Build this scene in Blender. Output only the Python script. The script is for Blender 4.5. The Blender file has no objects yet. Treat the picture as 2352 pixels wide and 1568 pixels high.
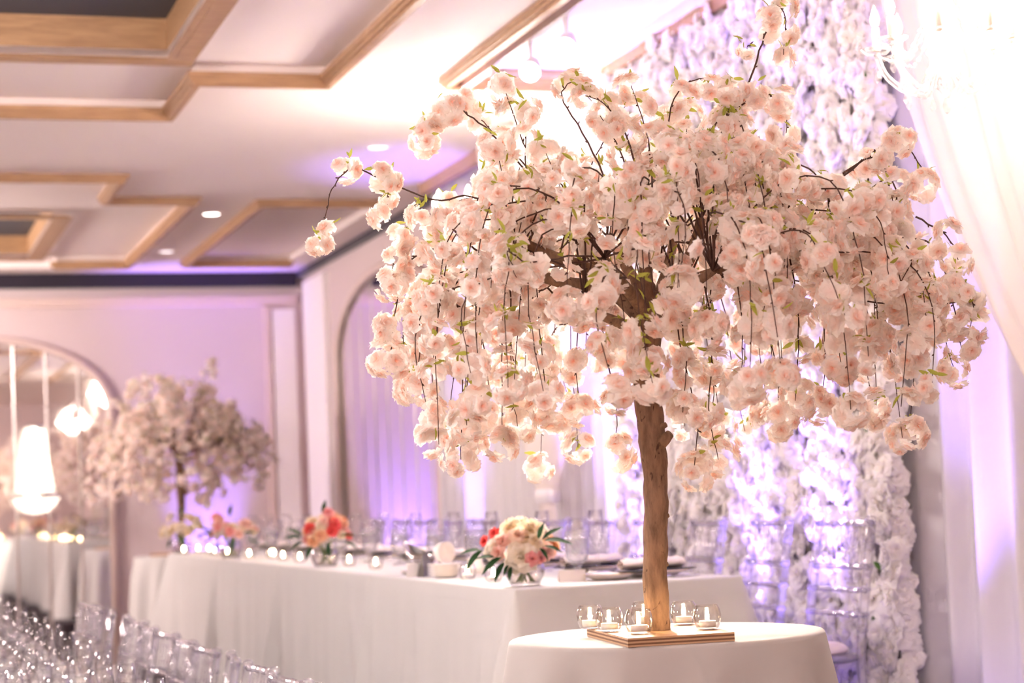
import bpy, math, random
import numpy as np
from mathutils import Matrix, Vector
from math import pi, sin, cos, radians, sqrt

S = bpy.context.scene
COL = S.collection
RNG = random.Random(7)
HC = 1.42                                   # eye height

# ------------------------------------------------------------------ camera
cam_d = bpy.data.cameras.new('camera')
cam = bpy.data.objects.new('camera', cam_d); COL.objects.link(cam)
cam.matrix_world = (Matrix.Translation((0, 0, HC)) @ Matrix.Rotation(radians(-18.2), 4, 'Z')
                    @ Matrix.Rotation(radians(94.36), 4, 'X') @ Matrix.Rotation(radians(-2.5), 4, 'Z'))
cam_d.lens = 70; cam_d.sensor_width = 36; cam_d.sensor_fit = 'HORIZONTAL'
cam_d.clip_start = .05; cam_d.clip_end = 100
cam_d.dof.use_dof = True; cam_d.dof.focus_distance = 4.68; cam_d.dof.aperture_fstop = 3.2
S.camera = cam

# ------------------------------------------------------------------ world, exposure
w = bpy.data.worlds.new('world'); S.world = w; w.use_nodes = True
w.node_tree.nodes['Background'].inputs[0].default_value = (0, 0, 0, 1)
w.node_tree.nodes['Background'].inputs[1].default_value = 0
S.view_settings.view_transform = 'Standard'; S.view_settings.look = 'None'
S.view_settings.gamma = 1; S.view_settings.use_curve_mapping = False
S.view_settings.exposure = 0.55
cy = S.cycles
cy.use_adaptive_sampling = True; cy.adaptive_threshold = .16; cy.adaptive_min_samples = 12
cy.max_bounces = 16; cy.diffuse_bounces = 14; cy.glossy_bounces = 4; cy.transmission_bounces = 14
cy.transparent_max_bounces = 16; cy.sample_clamp_indirect = 6; cy.caustics_reflective = False; cy.caustics_refractive = False
cy.use_denoising = True

# light levels, all in one place
WARM = (1.0, .84, .70); VIOLET = (.30, .18, 1.0); HALL = (1.0, .85, .80)
P_ROOM = 350          # chandeliers of the hall
P_CHAND = 20          # crystal chandeliers by the drapes
P_UP = 420            # violet LED uplights
P_TRACK = 400
P_VOT = 1.2

CAM_INV = cam.matrix_world.inverted()
def offscreen(p):
    """'_offscreen' for a lamp outside the picture, else nothing"""
    c = CAM_INV @ Vector(p)
    return '' if c.z < 0 and abs(c.x / c.z) < 18 / 70 and abs(c.y / c.z) < 12 / 70 else '_offscreen'
def lamp(name, kind, loc, color, power, size=.05, aim=None, angle=60, blend=1.0):
    name += offscreen(loc); d = bpy.data.lights.new(name, kind); d.energy = power; d.color = color
    o = bpy.data.objects.new(name, d); COL.objects.link(o); o.location = loc
    if kind == 'SPOT':
        d.spot_size = radians(angle); d.spot_blend = blend; d.shadow_soft_size = size
        o.rotation_euler = Vector(aim).normalized().to_track_quat('-Z', 'Y').to_euler()
    elif kind == 'POINT': d.shadow_soft_size = size
    return o

# ------------------------------------------------------------------ materials
MATS = {}
def nodes_of(name):
    m = bpy.data.materials.new(name); m.use_nodes = True; MATS[name] = m
    nt = m.node_tree; return m, nt, nt.nodes['Principled BSDF']
def N(nt, t, **kw):
    n = nt.nodes.new(t)
    for k, v in kw.items(): setattr(n, k, v)
    return n
def plain(name, col, rough=.6, metal=0, spec=.4, bump=0, bscale=200, vary=0, vscale=8, sheen=0):
    m, nt, b = nodes_of(name)
    b.inputs['Base Color'].default_value = (*col, 1); b.inputs['Roughness'].default_value = rough
    b.inputs['Metallic'].default_value = metal; b.inputs['Specular IOR Level'].default_value = spec
    if sheen: b.inputs['Sheen Weight'].default_value = sheen
    tc = N(nt, 'ShaderNodeTexCoord')
    if vary:
        no = N(nt, 'ShaderNodeTexNoise'); no.inputs['Scale'].default_value = vscale; no.inputs['Detail'].default_value = 4
        r = N(nt, 'ShaderNodeValToRGB')
        r.color_ramp.elements[0].color = (*[c * (1 - vary) for c in col], 1); r.color_ramp.elements[0].position = .3
        r.color_ramp.elements[1].color = (*[min(1, c * (1 + vary * .5)) for c in col], 1); r.color_ramp.elements[1].position = .7
        nt.links.new(tc.outputs['Object'], no.inputs['Vector']); nt.links.new(no.outputs['Fac'], r.inputs['Fac'])
        nt.links.new(r.outputs['Color'], b.inputs['Base Color'])
    if bump:
        n2 = N(nt, 'ShaderNodeTexNoise'); n2.inputs['Scale'].default_value = bscale
        bp = N(nt, 'ShaderNodeBump'); bp.inputs['Strength'].default_value = bump; bp.inputs['Distance'].default_value = .002
        nt.links.new(tc.outputs['Object'], n2.inputs['Vector']); nt.links.new(n2.outputs['Fac'], bp.inputs['Height'])
        nt.links.new(bp.outputs['Normal'], b.inputs['Normal'])
    return m
def glow(name, col, strength):
    m, nt, b = nodes_of(name)
    b.inputs['Base Color'].default_value = (*col, 1)
    b.inputs['Emission Color'].default_value = (*col, 1); b.inputs['Emission Strength'].default_value = strength
    return m
def thin_glass(name, tint=(1, 1, 1), rough=.02, ior=1.45, body=0.0, bodycol=(1, 1, 1), gain=1.0, edge=(.52, .50, .58), power=2.3):
    """thin-walled clear material: see-through with a Fresnel gloss and a little body"""
    m, nt, b = nodes_of(name); nt.nodes.remove(b)
    tr = N(nt, 'ShaderNodeBsdfTransparent'); tr.inputs[0].default_value = (*tint, 1)
    gl = N(nt, 'ShaderNodeBsdfGlossy'); gl.inputs['Roughness'].default_value = rough
    lw = N(nt, 'ShaderNodeLayerWeight'); lw.inputs['Blend'].default_value = .5      # 'Facing' is the same from both sides of the wall
    pw = N(nt, 'ShaderNodeMath', operation='POWER'); pw.inputs[1].default_value = power; nt.links.new(lw.outputs['Facing'], pw.inputs[0])
    f0 = ((ior - 1) / (ior + 1)) ** 2
    mu = N(nt, 'ShaderNodeMath', operation='MULTIPLY_ADD', use_clamp=True); mu.inputs[1].default_value = (.62 - f0) * gain; mu.inputs[2].default_value = f0 * gain
    nt.links.new(pw.outputs[0], mu.inputs[0])
    ec = N(nt, 'ShaderNodeMix', data_type='RGBA'); ec.inputs[6].default_value = (*tint, 1); ec.inputs[7].default_value = (*edge, 1)   # longer way through the wall at its edges
    nt.links.new(pw.outputs[0], ec.inputs[0]); nt.links.new(ec.outputs[2], tr.inputs[0])
    mx = N(nt, 'ShaderNodeMixShader')
    nt.links.new(mu.outputs[0], mx.inputs[0]); nt.links.new(tr.outputs[0], mx.inputs[1]); nt.links.new(gl.outputs[0], mx.inputs[2])
    out = nt.nodes['Material Output']; last = mx
    if body:
        tl = N(nt, 'ShaderNodeBsdfTranslucent'); tl.inputs[0].default_value = (*bodycol, 1)
        df = N(nt, 'ShaderNodeBsdfDiffuse'); df.inputs[0].default_value = (*bodycol, 1)
        ad = N(nt, 'ShaderNodeMixShader'); ad.inputs[0].default_value = .5
        nt.links.new(tl.outputs[0], ad.inputs[1]); nt.links.new(df.outputs[0], ad.inputs[2])
        m2 = N(nt, 'ShaderNodeMixShader'); m2.inputs[0].default_value = body
        nt.links.new(mx.outputs[0], m2.inputs[1]); nt.links.new(ad.outputs[0], m2.inputs[2]); last = m2
    nt.links.new(last.outputs[0], out.inputs[0]); return m
def petal_mat(name, trans=.35, mul=(1, 1, 1), rough=.7):
    """petal cloth: the mesh's own 'tint' colour, part translucent"""
    m, nt, b = nodes_of(name)
    at = N(nt, 'ShaderNodeAttribute', attribute_name='tint')
    mc = N(nt, 'ShaderNodeMix', data_type='RGBA', blend_type='MULTIPLY'); mc.inputs[0].default_value = 1
    mc.inputs[7].default_value = (*mul, 1)
    nt.links.new(at.outputs['Color'], mc.inputs[6])
    b.inputs['Roughness'].default_value = rough; b.inputs['Specular IOR Level'].default_value = .15
    nt.links.new(mc.outputs[2], b.inputs['Base Color'])
    tl = N(nt, 'ShaderNodeBsdfTranslucent'); nt.links.new(mc.outputs[2], tl.inputs[0])
    mx = N(nt, 'ShaderNodeMixShader'); mx.inputs[0].default_value = trans
    nt.links.new(b.outputs[0], mx.inputs[1]); nt.links.new(tl.outputs[0], mx.inputs[2])
    nt.links.new(mx.outputs[0], nt.nodes['Material Output'].inputs[0]); return m
def cloth_mat(name, col, trans=.0, sheer=.0, sheen=.3, weave=900):
    m, nt, b = nodes_of(name)
    b.inputs['Base Color'].default_value = (*col, 1); b.inputs['Roughness'].default_value = .85
    b.inputs['Specular IOR Level'].default_value = .1; b.inputs['Sheen Weight'].default_value = sheen
    tc = N(nt, 'ShaderNodeTexCoord'); no = N(nt, 'ShaderNodeTexNoise'); no.inputs['Scale'].default_value = weave
    bp = N(nt, 'ShaderNodeBump'); bp.inputs['Strength'].default_value = .15; bp.inputs['Distance'].default_value = .001
    nt.links.new(tc.outputs['Object'], no.inputs['Vector']); nt.links.new(no.outputs['Fac'], bp.inputs['Height'])
    nt.links.new(bp.outputs['Normal'], b.inputs['Normal'])
    last = b
    if trans:
        tl = N(nt, 'ShaderNodeBsdfTranslucent'); tl.inputs[0].default_value = (*col, 1)
        mx = N(nt, 'ShaderNodeMixShader'); mx.inputs[0].default_value = trans
        nt.links.new(b.outputs[0], mx.inputs[1]); nt.links.new(tl.outputs[0], mx.inputs[2]); last = mx
    if sheer:
        tp = N(nt, 'ShaderNodeBsdfTransparent')
        m2 = N(nt, 'ShaderNodeMixShader'); m2.inputs[0].default_value = sheer
        nt.links.new(last.outputs[0], m2.inputs[1]); nt.links.new(tp.outputs[0], m2.inputs[2]); last = m2
    nt.links.new(last.outputs[0], nt.nodes['Material Output'].inputs[0]); return m
def bark_mat(name, c0, c1, c2):
    m, nt, b = nodes_of(name)
    tc = N(nt, 'ShaderNodeTexCoord'); mp = N(nt, 'ShaderNodeMapping'); mp.inputs['Scale'].default_value = (9, 9, 2.2)
    n1 = N(nt, 'ShaderNodeTexNoise'); n1.inputs['Scale'].default_value = 5; n1.inputs['Detail'].default_value = 8; n1.inputs['Roughness'].default_value = .65
    r = N(nt, 'ShaderNodeValToRGB'); e = r.color_ramp.elements
    e[0].position = .33; e[0].color = (*c0, 1); e[1].position = .62; e[1].color = (*c1, 1)
    nt.links.new(tc.outputs['Object'], mp.inputs[0]); nt.links.new(mp.outputs[0], n1.inputs['Vector']); nt.links.new(n1.outputs['Fac'], r.inputs['Fac'])
    mp2 = N(nt, 'ShaderNodeMapping'); mp2.inputs['Scale'].default_value = (26, 26, 13)
    n2 = N(nt, 'ShaderNodeTexNoise'); n2.inputs['Scale'].default_value = 2.2; n2.inputs['Detail'].default_value = 3; n2.inputs['Distortion'].default_value = 1.2
    r2 = N(nt, 'ShaderNodeValToRGB'); r2.color_ramp.elements[0].position = .64; r2.color_ramp.elements[1].position = .70
    nt.links.new(tc.outputs['Object'], mp2.inputs[0]); nt.links.new(mp2.outputs[0], n2.inputs['Vector']); nt.links.new(n2.outputs['Fac'], r2.inputs['Fac'])
    mx = N(nt, 'ShaderNodeMix', data_type='RGBA'); mx.inputs[7].default_value = (*c2, 1)
    nt.links.new(r2.outputs['Color'], mx.inputs[0]); nt.links.new(r.outputs['Color'], mx.inputs[6]); nt.links.new(mx.outputs[2], b.inputs['Base Color'])
    bp = N(nt, 'ShaderNodeBump'); bp.inputs['Strength'].default_value = .6; bp.inputs['Distance'].default_value = .004
    nt.links.new(n1.outputs['Fac'], bp.inputs['Height']); nt.links.new(bp.outputs['Normal'], b.inputs['Normal'])
    b.inputs['Roughness'].default_value = .75; return m
def wood_mat(name, c0, c1, scale=(1, 8, 8), rough=.45):
    m, nt, b = nodes_of(name)
    tc = N(nt, 'ShaderNodeTexCoord'); mp = N(nt, 'ShaderNodeMapping'); mp.inputs['Scale'].default_value = scale
    n1 = N(nt, 'ShaderNodeTexNoise'); n1.inputs['Scale'].default_value = 6; n1.inputs['Detail'].default_value = 6; n1.inputs['Distortion'].default_value = .6
    r = N(nt, 'ShaderNodeValToRGB'); r.color_ramp.elements[0].color = (*c0, 1); r.color_ramp.elements[1].color = (*c1, 1)
    r.color_ramp.elements[0].position = .35; r.color_ramp.elements[1].position = .65
    nt.links.new(tc.outputs['Object'], mp.inputs[0]); nt.links.new(mp.outputs[0], n1.inputs['Vector']); nt.links.new(n1.outputs['Fac'], r.inputs['Fac'])
    nt.links.new(r.outputs['Color'], b.inputs['Base Color']); b.inputs['Roughness'].default_value = rough; return m

plain('ceiling_paint', (.84, .77, .74), .8, bump=.1)
plain('wall_paint', (.62, .52, .52), .8, bump=.15, bscale=60)
plain('white_paint', (.84, .80, .80), .6)
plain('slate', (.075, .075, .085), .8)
wood_mat('oak', (.36, .21, .11), (.48, .30, .16), (1, 10, 10))
plain('cream_trim', (.66, .53, .49), .5)
plain('dark_valance', (.018, .012, .025), .8, sheen=.2)
wood_mat('floor_wood', (.13, .065, .04), (.22, .12, .075), (14, 1.5, 1), .35)
plain('stage_carpet', (.05, .04, .05), .95, bump=.5)
plain('mirror', (.90, .88, .88), .03, metal=1)
plain('mirror_gap', (.55, .5, .48), .3, metal=.6)
cloth_mat('table_linen', (.65, .655, .65), trans=.06)
cloth_mat('round_linen', (.60, .595, .585), trans=.06)
cloth_mat('napkin_linen', (.88, .82, .78))
cloth_mat('drape', (.82, .80, .82), trans=.25)
cloth_mat('sheer', (.90, .84, .79), trans=.45, sheer=.18)
petal_mat('blossom', .58)
petal_mat('wall_flower', .3)
petal_mat('bouquet', .35)
petal_mat('leaf_green', .3)
bark_mat('bark', (.12, .065, .038), (.28, .165, .10), (.07, .032, .02))
plain('twig', (.085, .042, .032), .7)
wood_mat('plywood', (.44, .26, .14), (.60, .38, .21), (1.5, 9, 1))
plain('ply_edge_dark', (.20, .10, .055), .7)
plain('ply_edge_light', (.52, .34, .20), .7)
thin_glass('glass', (1, .998, .995), .02, 1.5, gain=1.15)
thin_glass('votive_glass', (1, 1, .995), .02, 1.5, gain=1.25, edge=(.72, .69, .67))
thin_glass('goblet_glass', (1, 1, 1), .03, 1.5, body=.08, gain=1.1)
thin_glass('water', (.97, .97, .98), .03, 1.33, body=.10)
thin_glass('wine_water', (1, .97, .92), .03, 1.33, body=.05)
thin_glass('acrylic', (.98, .975, .99), .06, 1.5, body=.10, bodycol=(.95, .94, .98), gain=1.35, edge=(.30, .27, .42), power=1.8)
thin_glass('crystal', (1, 1, 1), .02, 1.7, body=.10, gain=1.8)
plain('wax', (.92, .86, .76), .5)
glow('flame', (1, .72, .36), 90)
glow('bulb', (1, .86, .70), 60)
thin_glass('crystal_shade', (1, 1, 1), .03, 1.6, body=.45, bodycol=(.95, .93, .9), gain=1.2, edge=(.8, .8, .8))
glow('spot_lens', (1, .93, .82), 30)
glow('downlight_lens', (1, .92, .86), 6)
glow('downlight_dim', (1, .9, .9), 1.6)
glow('uplight_lens', (.35, .2, 1), 25)
plain('silver', (.62, .58, .56), .25, metal=1)
plain('chrome', (.8, .8, .82), .12, metal=1)
plain('china', (.86, .82, .78), .25, spec=.6)
plain('gold_rim', (.62, .42, .18), .3, metal=1)
plain('black_cloth', (.012, .011, .014), .85)
plain('card_white', (.86, .83, .80), .8)
plain('card_kraft', (.56, .37, .20), .85)
plain('pewter', (.20, .19, .18), .4, metal=.8)
plain('plastic_white', (.80, .78, .77), .4)
plain('black_metal', (.02, .02, .022), .5)
plain('cushion', (.84, .74, .76), .9, sheen=.3)
plain('stem_green', (.13, .20, .06), .6)
plain('backing', (.62, .60, .58), .9)

# ------------------------------------------------------------------ geometry helpers
class Geo:
    def __init__(s): s.v = []; s.f = []; s.c = []; s.m = []
    def add(s, v, f, col=None, mi=0):
        o = len(s.v); s.v.extend(v); s.f.extend([tuple(i + o for i in q) for q in f]); s.m.extend([mi] * len(f))
        if col is not None: s.c.extend(col if isinstance(col, list) else [col] * len(v))
        return s
    def box(s, lo, hi, mi=0):
        x0, y0, z0 = lo; x1, y1, z1 = hi
        return s.add([(x0, y0, z0), (x1, y0, z0), (x1, y1, z0), (x0, y1, z0), (x0, y0, z1), (x1, y0, z1), (x1, y1, z1), (x0, y1, z1)],
                     [(0, 3, 2, 1), (4, 5, 6, 7), (0, 1, 5, 4), (1, 2, 6, 5), (2, 3, 7, 6), (3, 0, 4, 7)], mi=mi)
    def lathe(s, prof, n=20, loc=(0, 0, 0), mi=0, ring=None):
        v = []; f = []
        for r, z in prof:
            for k in range(n):
                a = 2 * pi * k / n; v.append((loc[0] + r * cos(a), loc[1] + r * sin(a), loc[2] + z))
        for i in range(len(prof) - 1):
            for k in range(n):
                k2 = (k + 1) % n; f.append((i * n + k, i * n + k2, (i + 1) * n + k2, (i + 1) * n + k))
        return s.add(v, f, mi=mi)
    def tube(s, pts, rad, n=6, cap=True, mi=0, col=None):
        pts = [Vector(p) for p in pts]; v = []; f = []
        if not isinstance(rad, (list, tuple)): rad = [rad] * len(pts)
        t0 = (pts[1] - pts[0]).normalized(); up = Vector((0, 0, 1)) if abs(t0.z) < .9 else Vector((1, 0, 0))
        x = t0.cross(up).normalized()
        for i, p in enumerate(pts):
            t = (pts[min(i + 1, len(pts) - 1)] - pts[max(i - 1, 0)]).normalized()
            x = (x - t * x.dot(t)).normalized(); y = t.cross(x)
            for k in range(n):
                a = 2 * pi * k / n; v.append(tuple(p + (x * cos(a) + y * sin(a)) * rad[i]))
        for i in range(len(pts) - 1):
            for k in range(n):
                k2 = (k + 1) % n; f.append((i * n + k, i * n + k2, (i + 1) * n + k2, (i + 1) * n + k))
        if cap: f.append(tuple(range(n))[::-1]); f.append(tuple((len(pts) - 1) * n + k for k in range(n)))
        return s.add(v, f, mi=mi, col=col)
    def grid(s, fn, nu, nv, mi=0, closed=False):
        v = [tuple(fn(u / nu, q / nv)) for q in range(nv + 1) for u in range(nu + (0 if closed else 1))]
        w_ = nu if closed else nu + 1; f = []
        for q in range(nv):
            for u in range(nu):
                u2 = (u + 1) % w_ if closed else u + 1
                f.append((q * w_ + u, q * w_ + u2, (q + 1) * w_ + u2, (q + 1) * w_ + u))
        return s.add(v, f, mi=mi)
    def merge(s, g, M4=None, tint=None):
        o = len(s.v)
        v = np.array(g.v) if M4 is None else (np.array(g.v) @ np.array(M4.to_3x3()).T + np.array(M4.translation))
        s.v.extend(map(tuple, v)); s.f.extend([tuple(i + o for i in q) for q in g.f]); s.m.extend(g.m)
        if g.c:
            if tint is None: s.c.extend(g.c)
            else: s.c.extend([(c[0] * tint[0], c[1] * tint[1], c[2] * tint[2], 1) for c in g.c])
        return s
    def mesh(s, name, mats, smooth=True):
        me = bpy.data.meshes.new(name); me.from_pydata(s.v, [], s.f)
        for m in (mats if isinstance(mats, (list, tuple)) else [mats]): me.materials.append(MATS[m])
        if len(set(s.m)) > 1: me.polygons.foreach_set('material_index', s.m)
        if smooth: me.polygons.foreach_set('use_smooth', [True] * len(me.polygons))
        if s.c:
            a = me.color_attributes.new('tint', 'FLOAT_COLOR', 'POINT')
            a.data.foreach_set('color', np.array([(*c[:3], 1) for c in s.c], 'f').ravel())
        me.update(); return me
    def obj(s, name, mats, parent=None, smooth=True, loc=(0, 0, 0), rot=(0, 0, 0)):
        return link(name, s.mesh(name, mats, smooth), parent, loc, rot)

def link(name, me, parent=None, loc=(0, 0, 0), rot=(0, 0, 0), sc=None):
    o = bpy.data.objects.new(name, me); COL.objects.link(o)
    o.parent = parent; o.location = loc; o.rotation_euler = rot
    if sc is not None: o.scale = (sc, sc, sc) if not isinstance(sc, tuple) else sc
    return o
def tag(o, label, cat, group=None):
    o['label'] = label; o['category'] = cat
    if group: o['group'] = group
    return o
def thing(name, label, cat, loc=(0, 0, 0), rz=0, group=None):
    o = bpy.data.objects.new(name, None); COL.objects.link(o); o.empty_display_size = .05
    o.location = loc; o.rotation_euler = (0, 0, rz)
    return tag(o, label, cat, group)
def struct(o): o['kind'] = 'structure'; return o
KIDS = {}
def dup(root, loc, rz=None, label=None, group=None, skip=()):
    def rec(o, par):
        c = o.copy(); COL.objects.link(c); c.parent = par
        for ch in kids(o): rec(ch, c)
        return c
    r = root.copy(); COL.objects.link(r); r.location = loc
    if rz is not None: r.rotation_euler = (0, 0, rz)
    if label: r['label'] = label
    if group: r['group'] = group
    for ch in kids(root):
        if ch.name.split('.')[0] not in skip: rec(ch, r)
    return r
def kids(o):
    if o.name not in KIDS: KIDS[o.name] = list(o.children)
    return KIDS[o.name]
def smoothpath(pts, n=4):
    """Catmull-Rom through the points"""
    P = [Vector(p) for p in pts]; P = [P[0] * 2 - P[1]] + P + [P[-1] * 2 - P[-2]]; out = []
    for i in range(1, len(P) - 2):
        for k in range(n):
            t = k / n; a, b, c, d = P[i - 1:i + 3]
            out.append(.5 * ((2 * b) + (c - a) * t + (2 * a - 5 * b + 4 * c - d) * t * t + (3 * b - a - 3 * c + d) * t ** 3))
    out.append(P[-2]); return out
def lerp(a, b, t): return tuple(x + (y - x) * t for x, y in zip(a, b))

# ================================================================== THE ROOM
X0, X1, Y0, Y1, ZC = -7.0, 3.68, -3.5, 17.0, 3.42
g = Geo().box((X0, Y0, -.1), (X1, Y1, 0)); struct(g.obj('floor', 'floor_wood', smooth=False))
# ceiling made of levels: 0 flat, 1 shallow tray, 2 deep dark dome
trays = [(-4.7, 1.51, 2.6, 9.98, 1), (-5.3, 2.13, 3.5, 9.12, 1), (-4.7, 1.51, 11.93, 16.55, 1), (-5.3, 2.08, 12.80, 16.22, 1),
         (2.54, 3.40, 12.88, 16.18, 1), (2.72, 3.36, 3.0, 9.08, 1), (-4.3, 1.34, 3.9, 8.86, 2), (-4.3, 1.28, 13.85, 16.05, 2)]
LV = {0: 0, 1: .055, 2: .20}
def level(x, y):
    l = 0
    for a, b, c, d, q in trays:
        if a < x < b and c < y < d: l = max(l, q)
    return l
xs = sorted({X0, X1, *[t[0] for t in trays], *[t[1] for t in trays]}); ys = sorted({Y0, Y1, *[t[2] for t in trays], *[t[3] for t in trays]})
g = Geo()
for i in range(len(xs) - 1):
    for j in range(len(ys) - 1):
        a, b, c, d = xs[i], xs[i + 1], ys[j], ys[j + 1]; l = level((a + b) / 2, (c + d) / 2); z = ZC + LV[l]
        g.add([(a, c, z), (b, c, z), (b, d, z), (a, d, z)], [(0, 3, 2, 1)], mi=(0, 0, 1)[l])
        if i + 2 < len(xs):
            l2 = level((b + xs[i + 2]) / 2, (c + d) / 2)
            if l2 != l: g.add([(b, c, z), (b, d, z), (b, d, ZC + LV[l2]), (b, c, ZC + LV[l2])], [(0, 1, 2, 3)], mi=2 if max(l, l2) == 2 else 0)
        if j + 2 < len(ys):
            l2 = level((a + b) / 2, (d + ys[j + 2]) / 2)
            if l2 != l: g.add([(a, d, z), (b, d, z), (b, d, ZC + LV[l2]), (a, d, ZC + LV[l2])], [(0, 1, 2, 3)], mi=2 if max(l, l2) == 2 else 0)
g.box((X0, Y0, ZC + .36), (X1, Y1, ZC + .42))
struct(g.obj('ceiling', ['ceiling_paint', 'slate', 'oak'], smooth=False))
# stepped mouldings round the trays
TN = [0]
def moulding(p, q, w_, h, mat):
    """ceiling moulding from p to q; runs along X or Y, three stepped strips"""
    TN[0] += 1; g = Geo(); z = ZC
    for k, (ww, hh) in enumerate(((w_, h * .35), (w_ * .72, h * .7), (w_ * .4, h))):
        if abs(p[0] - q[0]) < 1e-6: g.box((p[0] - ww / 2, min(p[1], q[1]) + w_ * .52, z - hh), (p[0] + ww / 2, max(p[1], q[1]) - w_ * .52, z + .012 - k * .002))
        else: g.box((min(p[0], q[0]) - ww / 2, p[1] - ww / 2, z - hh), (max(p[0], q[0]) + ww / 2, p[1] + ww / 2, z + .012 - k * .002))
    struct(g.obj('trim_%d' % TN[0], mat, smooth=False))
O = C_ = 'oak'
for p, q, m in [((-4.7, 9.98), (1.51, 9.98), O), ((1.51, 9.12), (1.51, 9.98), C_), ((1.51, 9.12), (2.13, 9.12), O), ((2.13, 3.5), (2.13, 9.12), C_),
                ((-4.7, 11.93), (1.51, 11.93), O), ((1.51, 11.93), (1.51, 12.8), C_), ((1.51, 12.8), (2.08, 12.8), O), ((2.08, 12.8), (2.08, 16.22), C_),
                ((2.54, 12.88), (3.40, 12.88), O), ((2.54, 12.88), (2.54, 16.18), C_), ((2.54, 16.18), (3.4, 16.18), C_), ((2.08, 16.22), (1.51, 16.22), C_),
                ((2.72, 9.08), (3.36, 9.08), C_), ((2.70, 3.0), (2.70, 9.08), C_)]:
    moulding(p, q, .085, .05, m)
for p, q, m in [((-4.3, 8.92), (1.40, 8.92), O), ((1.40, 3.9), (1.40, 8.92), C_), ((-4.3, 16.1), (1.34, 16.1), O), ((1.34, 13.8), (1.34, 16.1), C_), ((-4.3, 13.8), (1.34, 13.8), O)]:
    moulding(p, q, .13, -.03, m)

def wall(name, lo, hi, mat='wall_paint'): return struct(Geo().box(lo, hi).obj(name, mat, smooth=False))
wall('wall_back', (X0, Y1, 0), (X1 + .15, Y1 + .15, ZC + .4))
wall('wall_right', (X1, Y0, 0), (X1 + .15, Y1, ZC + .4))
wall('wall_left', (X0 - .15, Y0, 0), (X0, Y1, ZC + .4))
wall('wall_front', (X0, Y0 - .15, 0), (X1, Y0, ZC + .4))
struct(Geo().box((X0, Y1 - .10, ZC - .125), (X1 - .06, Y1, ZC - .002)).obj('trim_30', 'dark_valance', smooth=False))      # dark valance under the ceiling
struct(Geo().box((X1 - .06, 9.2, ZC - .05), (X1, Y1 - .0, ZC - .002)).obj('trim_31', 'dark_valance', smooth=False))
struct(Geo().box((X0, Y1 - .05, 3.14), (3.62, Y1, 3.20)).box((X0, Y1 - .07, 3.18), (3.62, Y1, 3.215)).obj('trim_32', 'cream_trim', smooth=False))
struct(Geo().box((3.40, Y1 - .04, 0), (3.60, Y1, 3.10)).obj('trim_33', 'white_paint', smooth=False))
struct(Geo().box((3.33, Y1 - .05, 0), (3.385, Y1, 3.12)).obj('trim_34', 'cream_trim', smooth=False))
struct(Geo().box((X1 - .05, 15.95, 0), (X1, 16.75, 3.30)).obj('trim_35', 'white_paint', smooth=False))
for k, (a, b) in enumerate((((X0, Y1 - .03, 0), (X1, Y1, .14)), ((X1 - .03, Y0, 0), (X1, Y1, .14)))):
    struct(Geo().box(a, b).obj('baseboard_' + ('back', 'right')[k], 'white_paint', smooth=False))
# low stage the head table stands on
ST = .37
struct(Geo().box((1.80, 5.35, 0), (X1 - .03, 14.35, ST)).obj('floor_stage', 'stage_carpet', smooth=False))

# ------------------------------------------------------------------ arched mirrors
def arched_mirror(name, label, axis, c, half, zb, zs, ztop, ofs, npan):
    """mirror of upright panels in an arched frame; axis 'back' (on Y1) or 'right' (on X1)"""
    t = thing(name, label, 'mirror', (0, 0, 0))
    def top(u): return zs + (ztop - zs) * sqrt(max(0, 1 - ((u - c) / half) ** 2))
    def P(u, z, d): return (u, Y1 - d, z) if axis == 'back' else (X1 - d, u, z)
    wd = 2 * half / npan
    for k in range(npan):
        u0 = c - half + k * wd; u1 = u0 + wd; g = Geo(); n = 8
        up = [u0 + .004 + (wd - .008) * i / n for i in range(n + 1)]
        v = [P(u, zb, ofs) for u in up] + [P(u, top(u) - .004, ofs) for u in up] + [P(u, zb, .012) for u in up] + [P(u, top(u) - .004, .012) for u in up]
        N1 = n + 1; f = [(i, i + 1, N1 + i + 1, N1 + i) for i in range(n)]
        f += [(0, N1, 3 * N1, 2 * N1), (n, 2 * N1 + n, 3 * N1 + n, N1 + n)]
        g.add(v, f); g.obj('mirror_panel', 'mirror', t, smooth=False)
        # bevelled joint strip
        if k: Geo().add([P(u0 - .012, zb, ofs + .001), P(u0 + .012, zb, ofs + .001), P(u0 + .012, top(u0) - .01, ofs + .001), P(u0 - .012, top(u0) - .01, ofs + .001),
                         P(u0, zb, ofs + .006), P(u0, top(u0) - .01, ofs + .006)], [(0, 4, 5, 3), (4, 1, 2, 5)]).obj('joint_strip', 'mirror_gap', t, smooth=False)
    path = [P(c - half, zb, .03)] + [P(c - half * cos(a), zs + (ztop - zs) * sin(a), .03) for a in [pi * i / 24 for i in range(25)]] + [P(c + half, zb, .03)]
    Geo().tube(path, .035, 8).obj('frame', 'cream_trim', t)
    return t
arched_mirror('arched_mirror', 'tall arched mirror of narrow panels on the far end wall behind the crystal sconce', 'back', .95, 1.05, .12, 2.28, 2.88, .02, 8)
arched_mirror('arched_mirror', 'wide arched mirror on the side wall between white pilaster and brown post', 'right', 14.1, 1.5, .12, 2.55, 3.12, .02, 8)
struct(Geo().box((X1 - .13, 12.3, 0), (X1, 12.5, 3.2)).obj('trim_36', 'cream_trim', smooth=False))
struct(Geo().box((X1 - .08, 12.5, 0), (X1, 12.56, 3.2)).obj('trim_37', 'oak', smooth=False))

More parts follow.
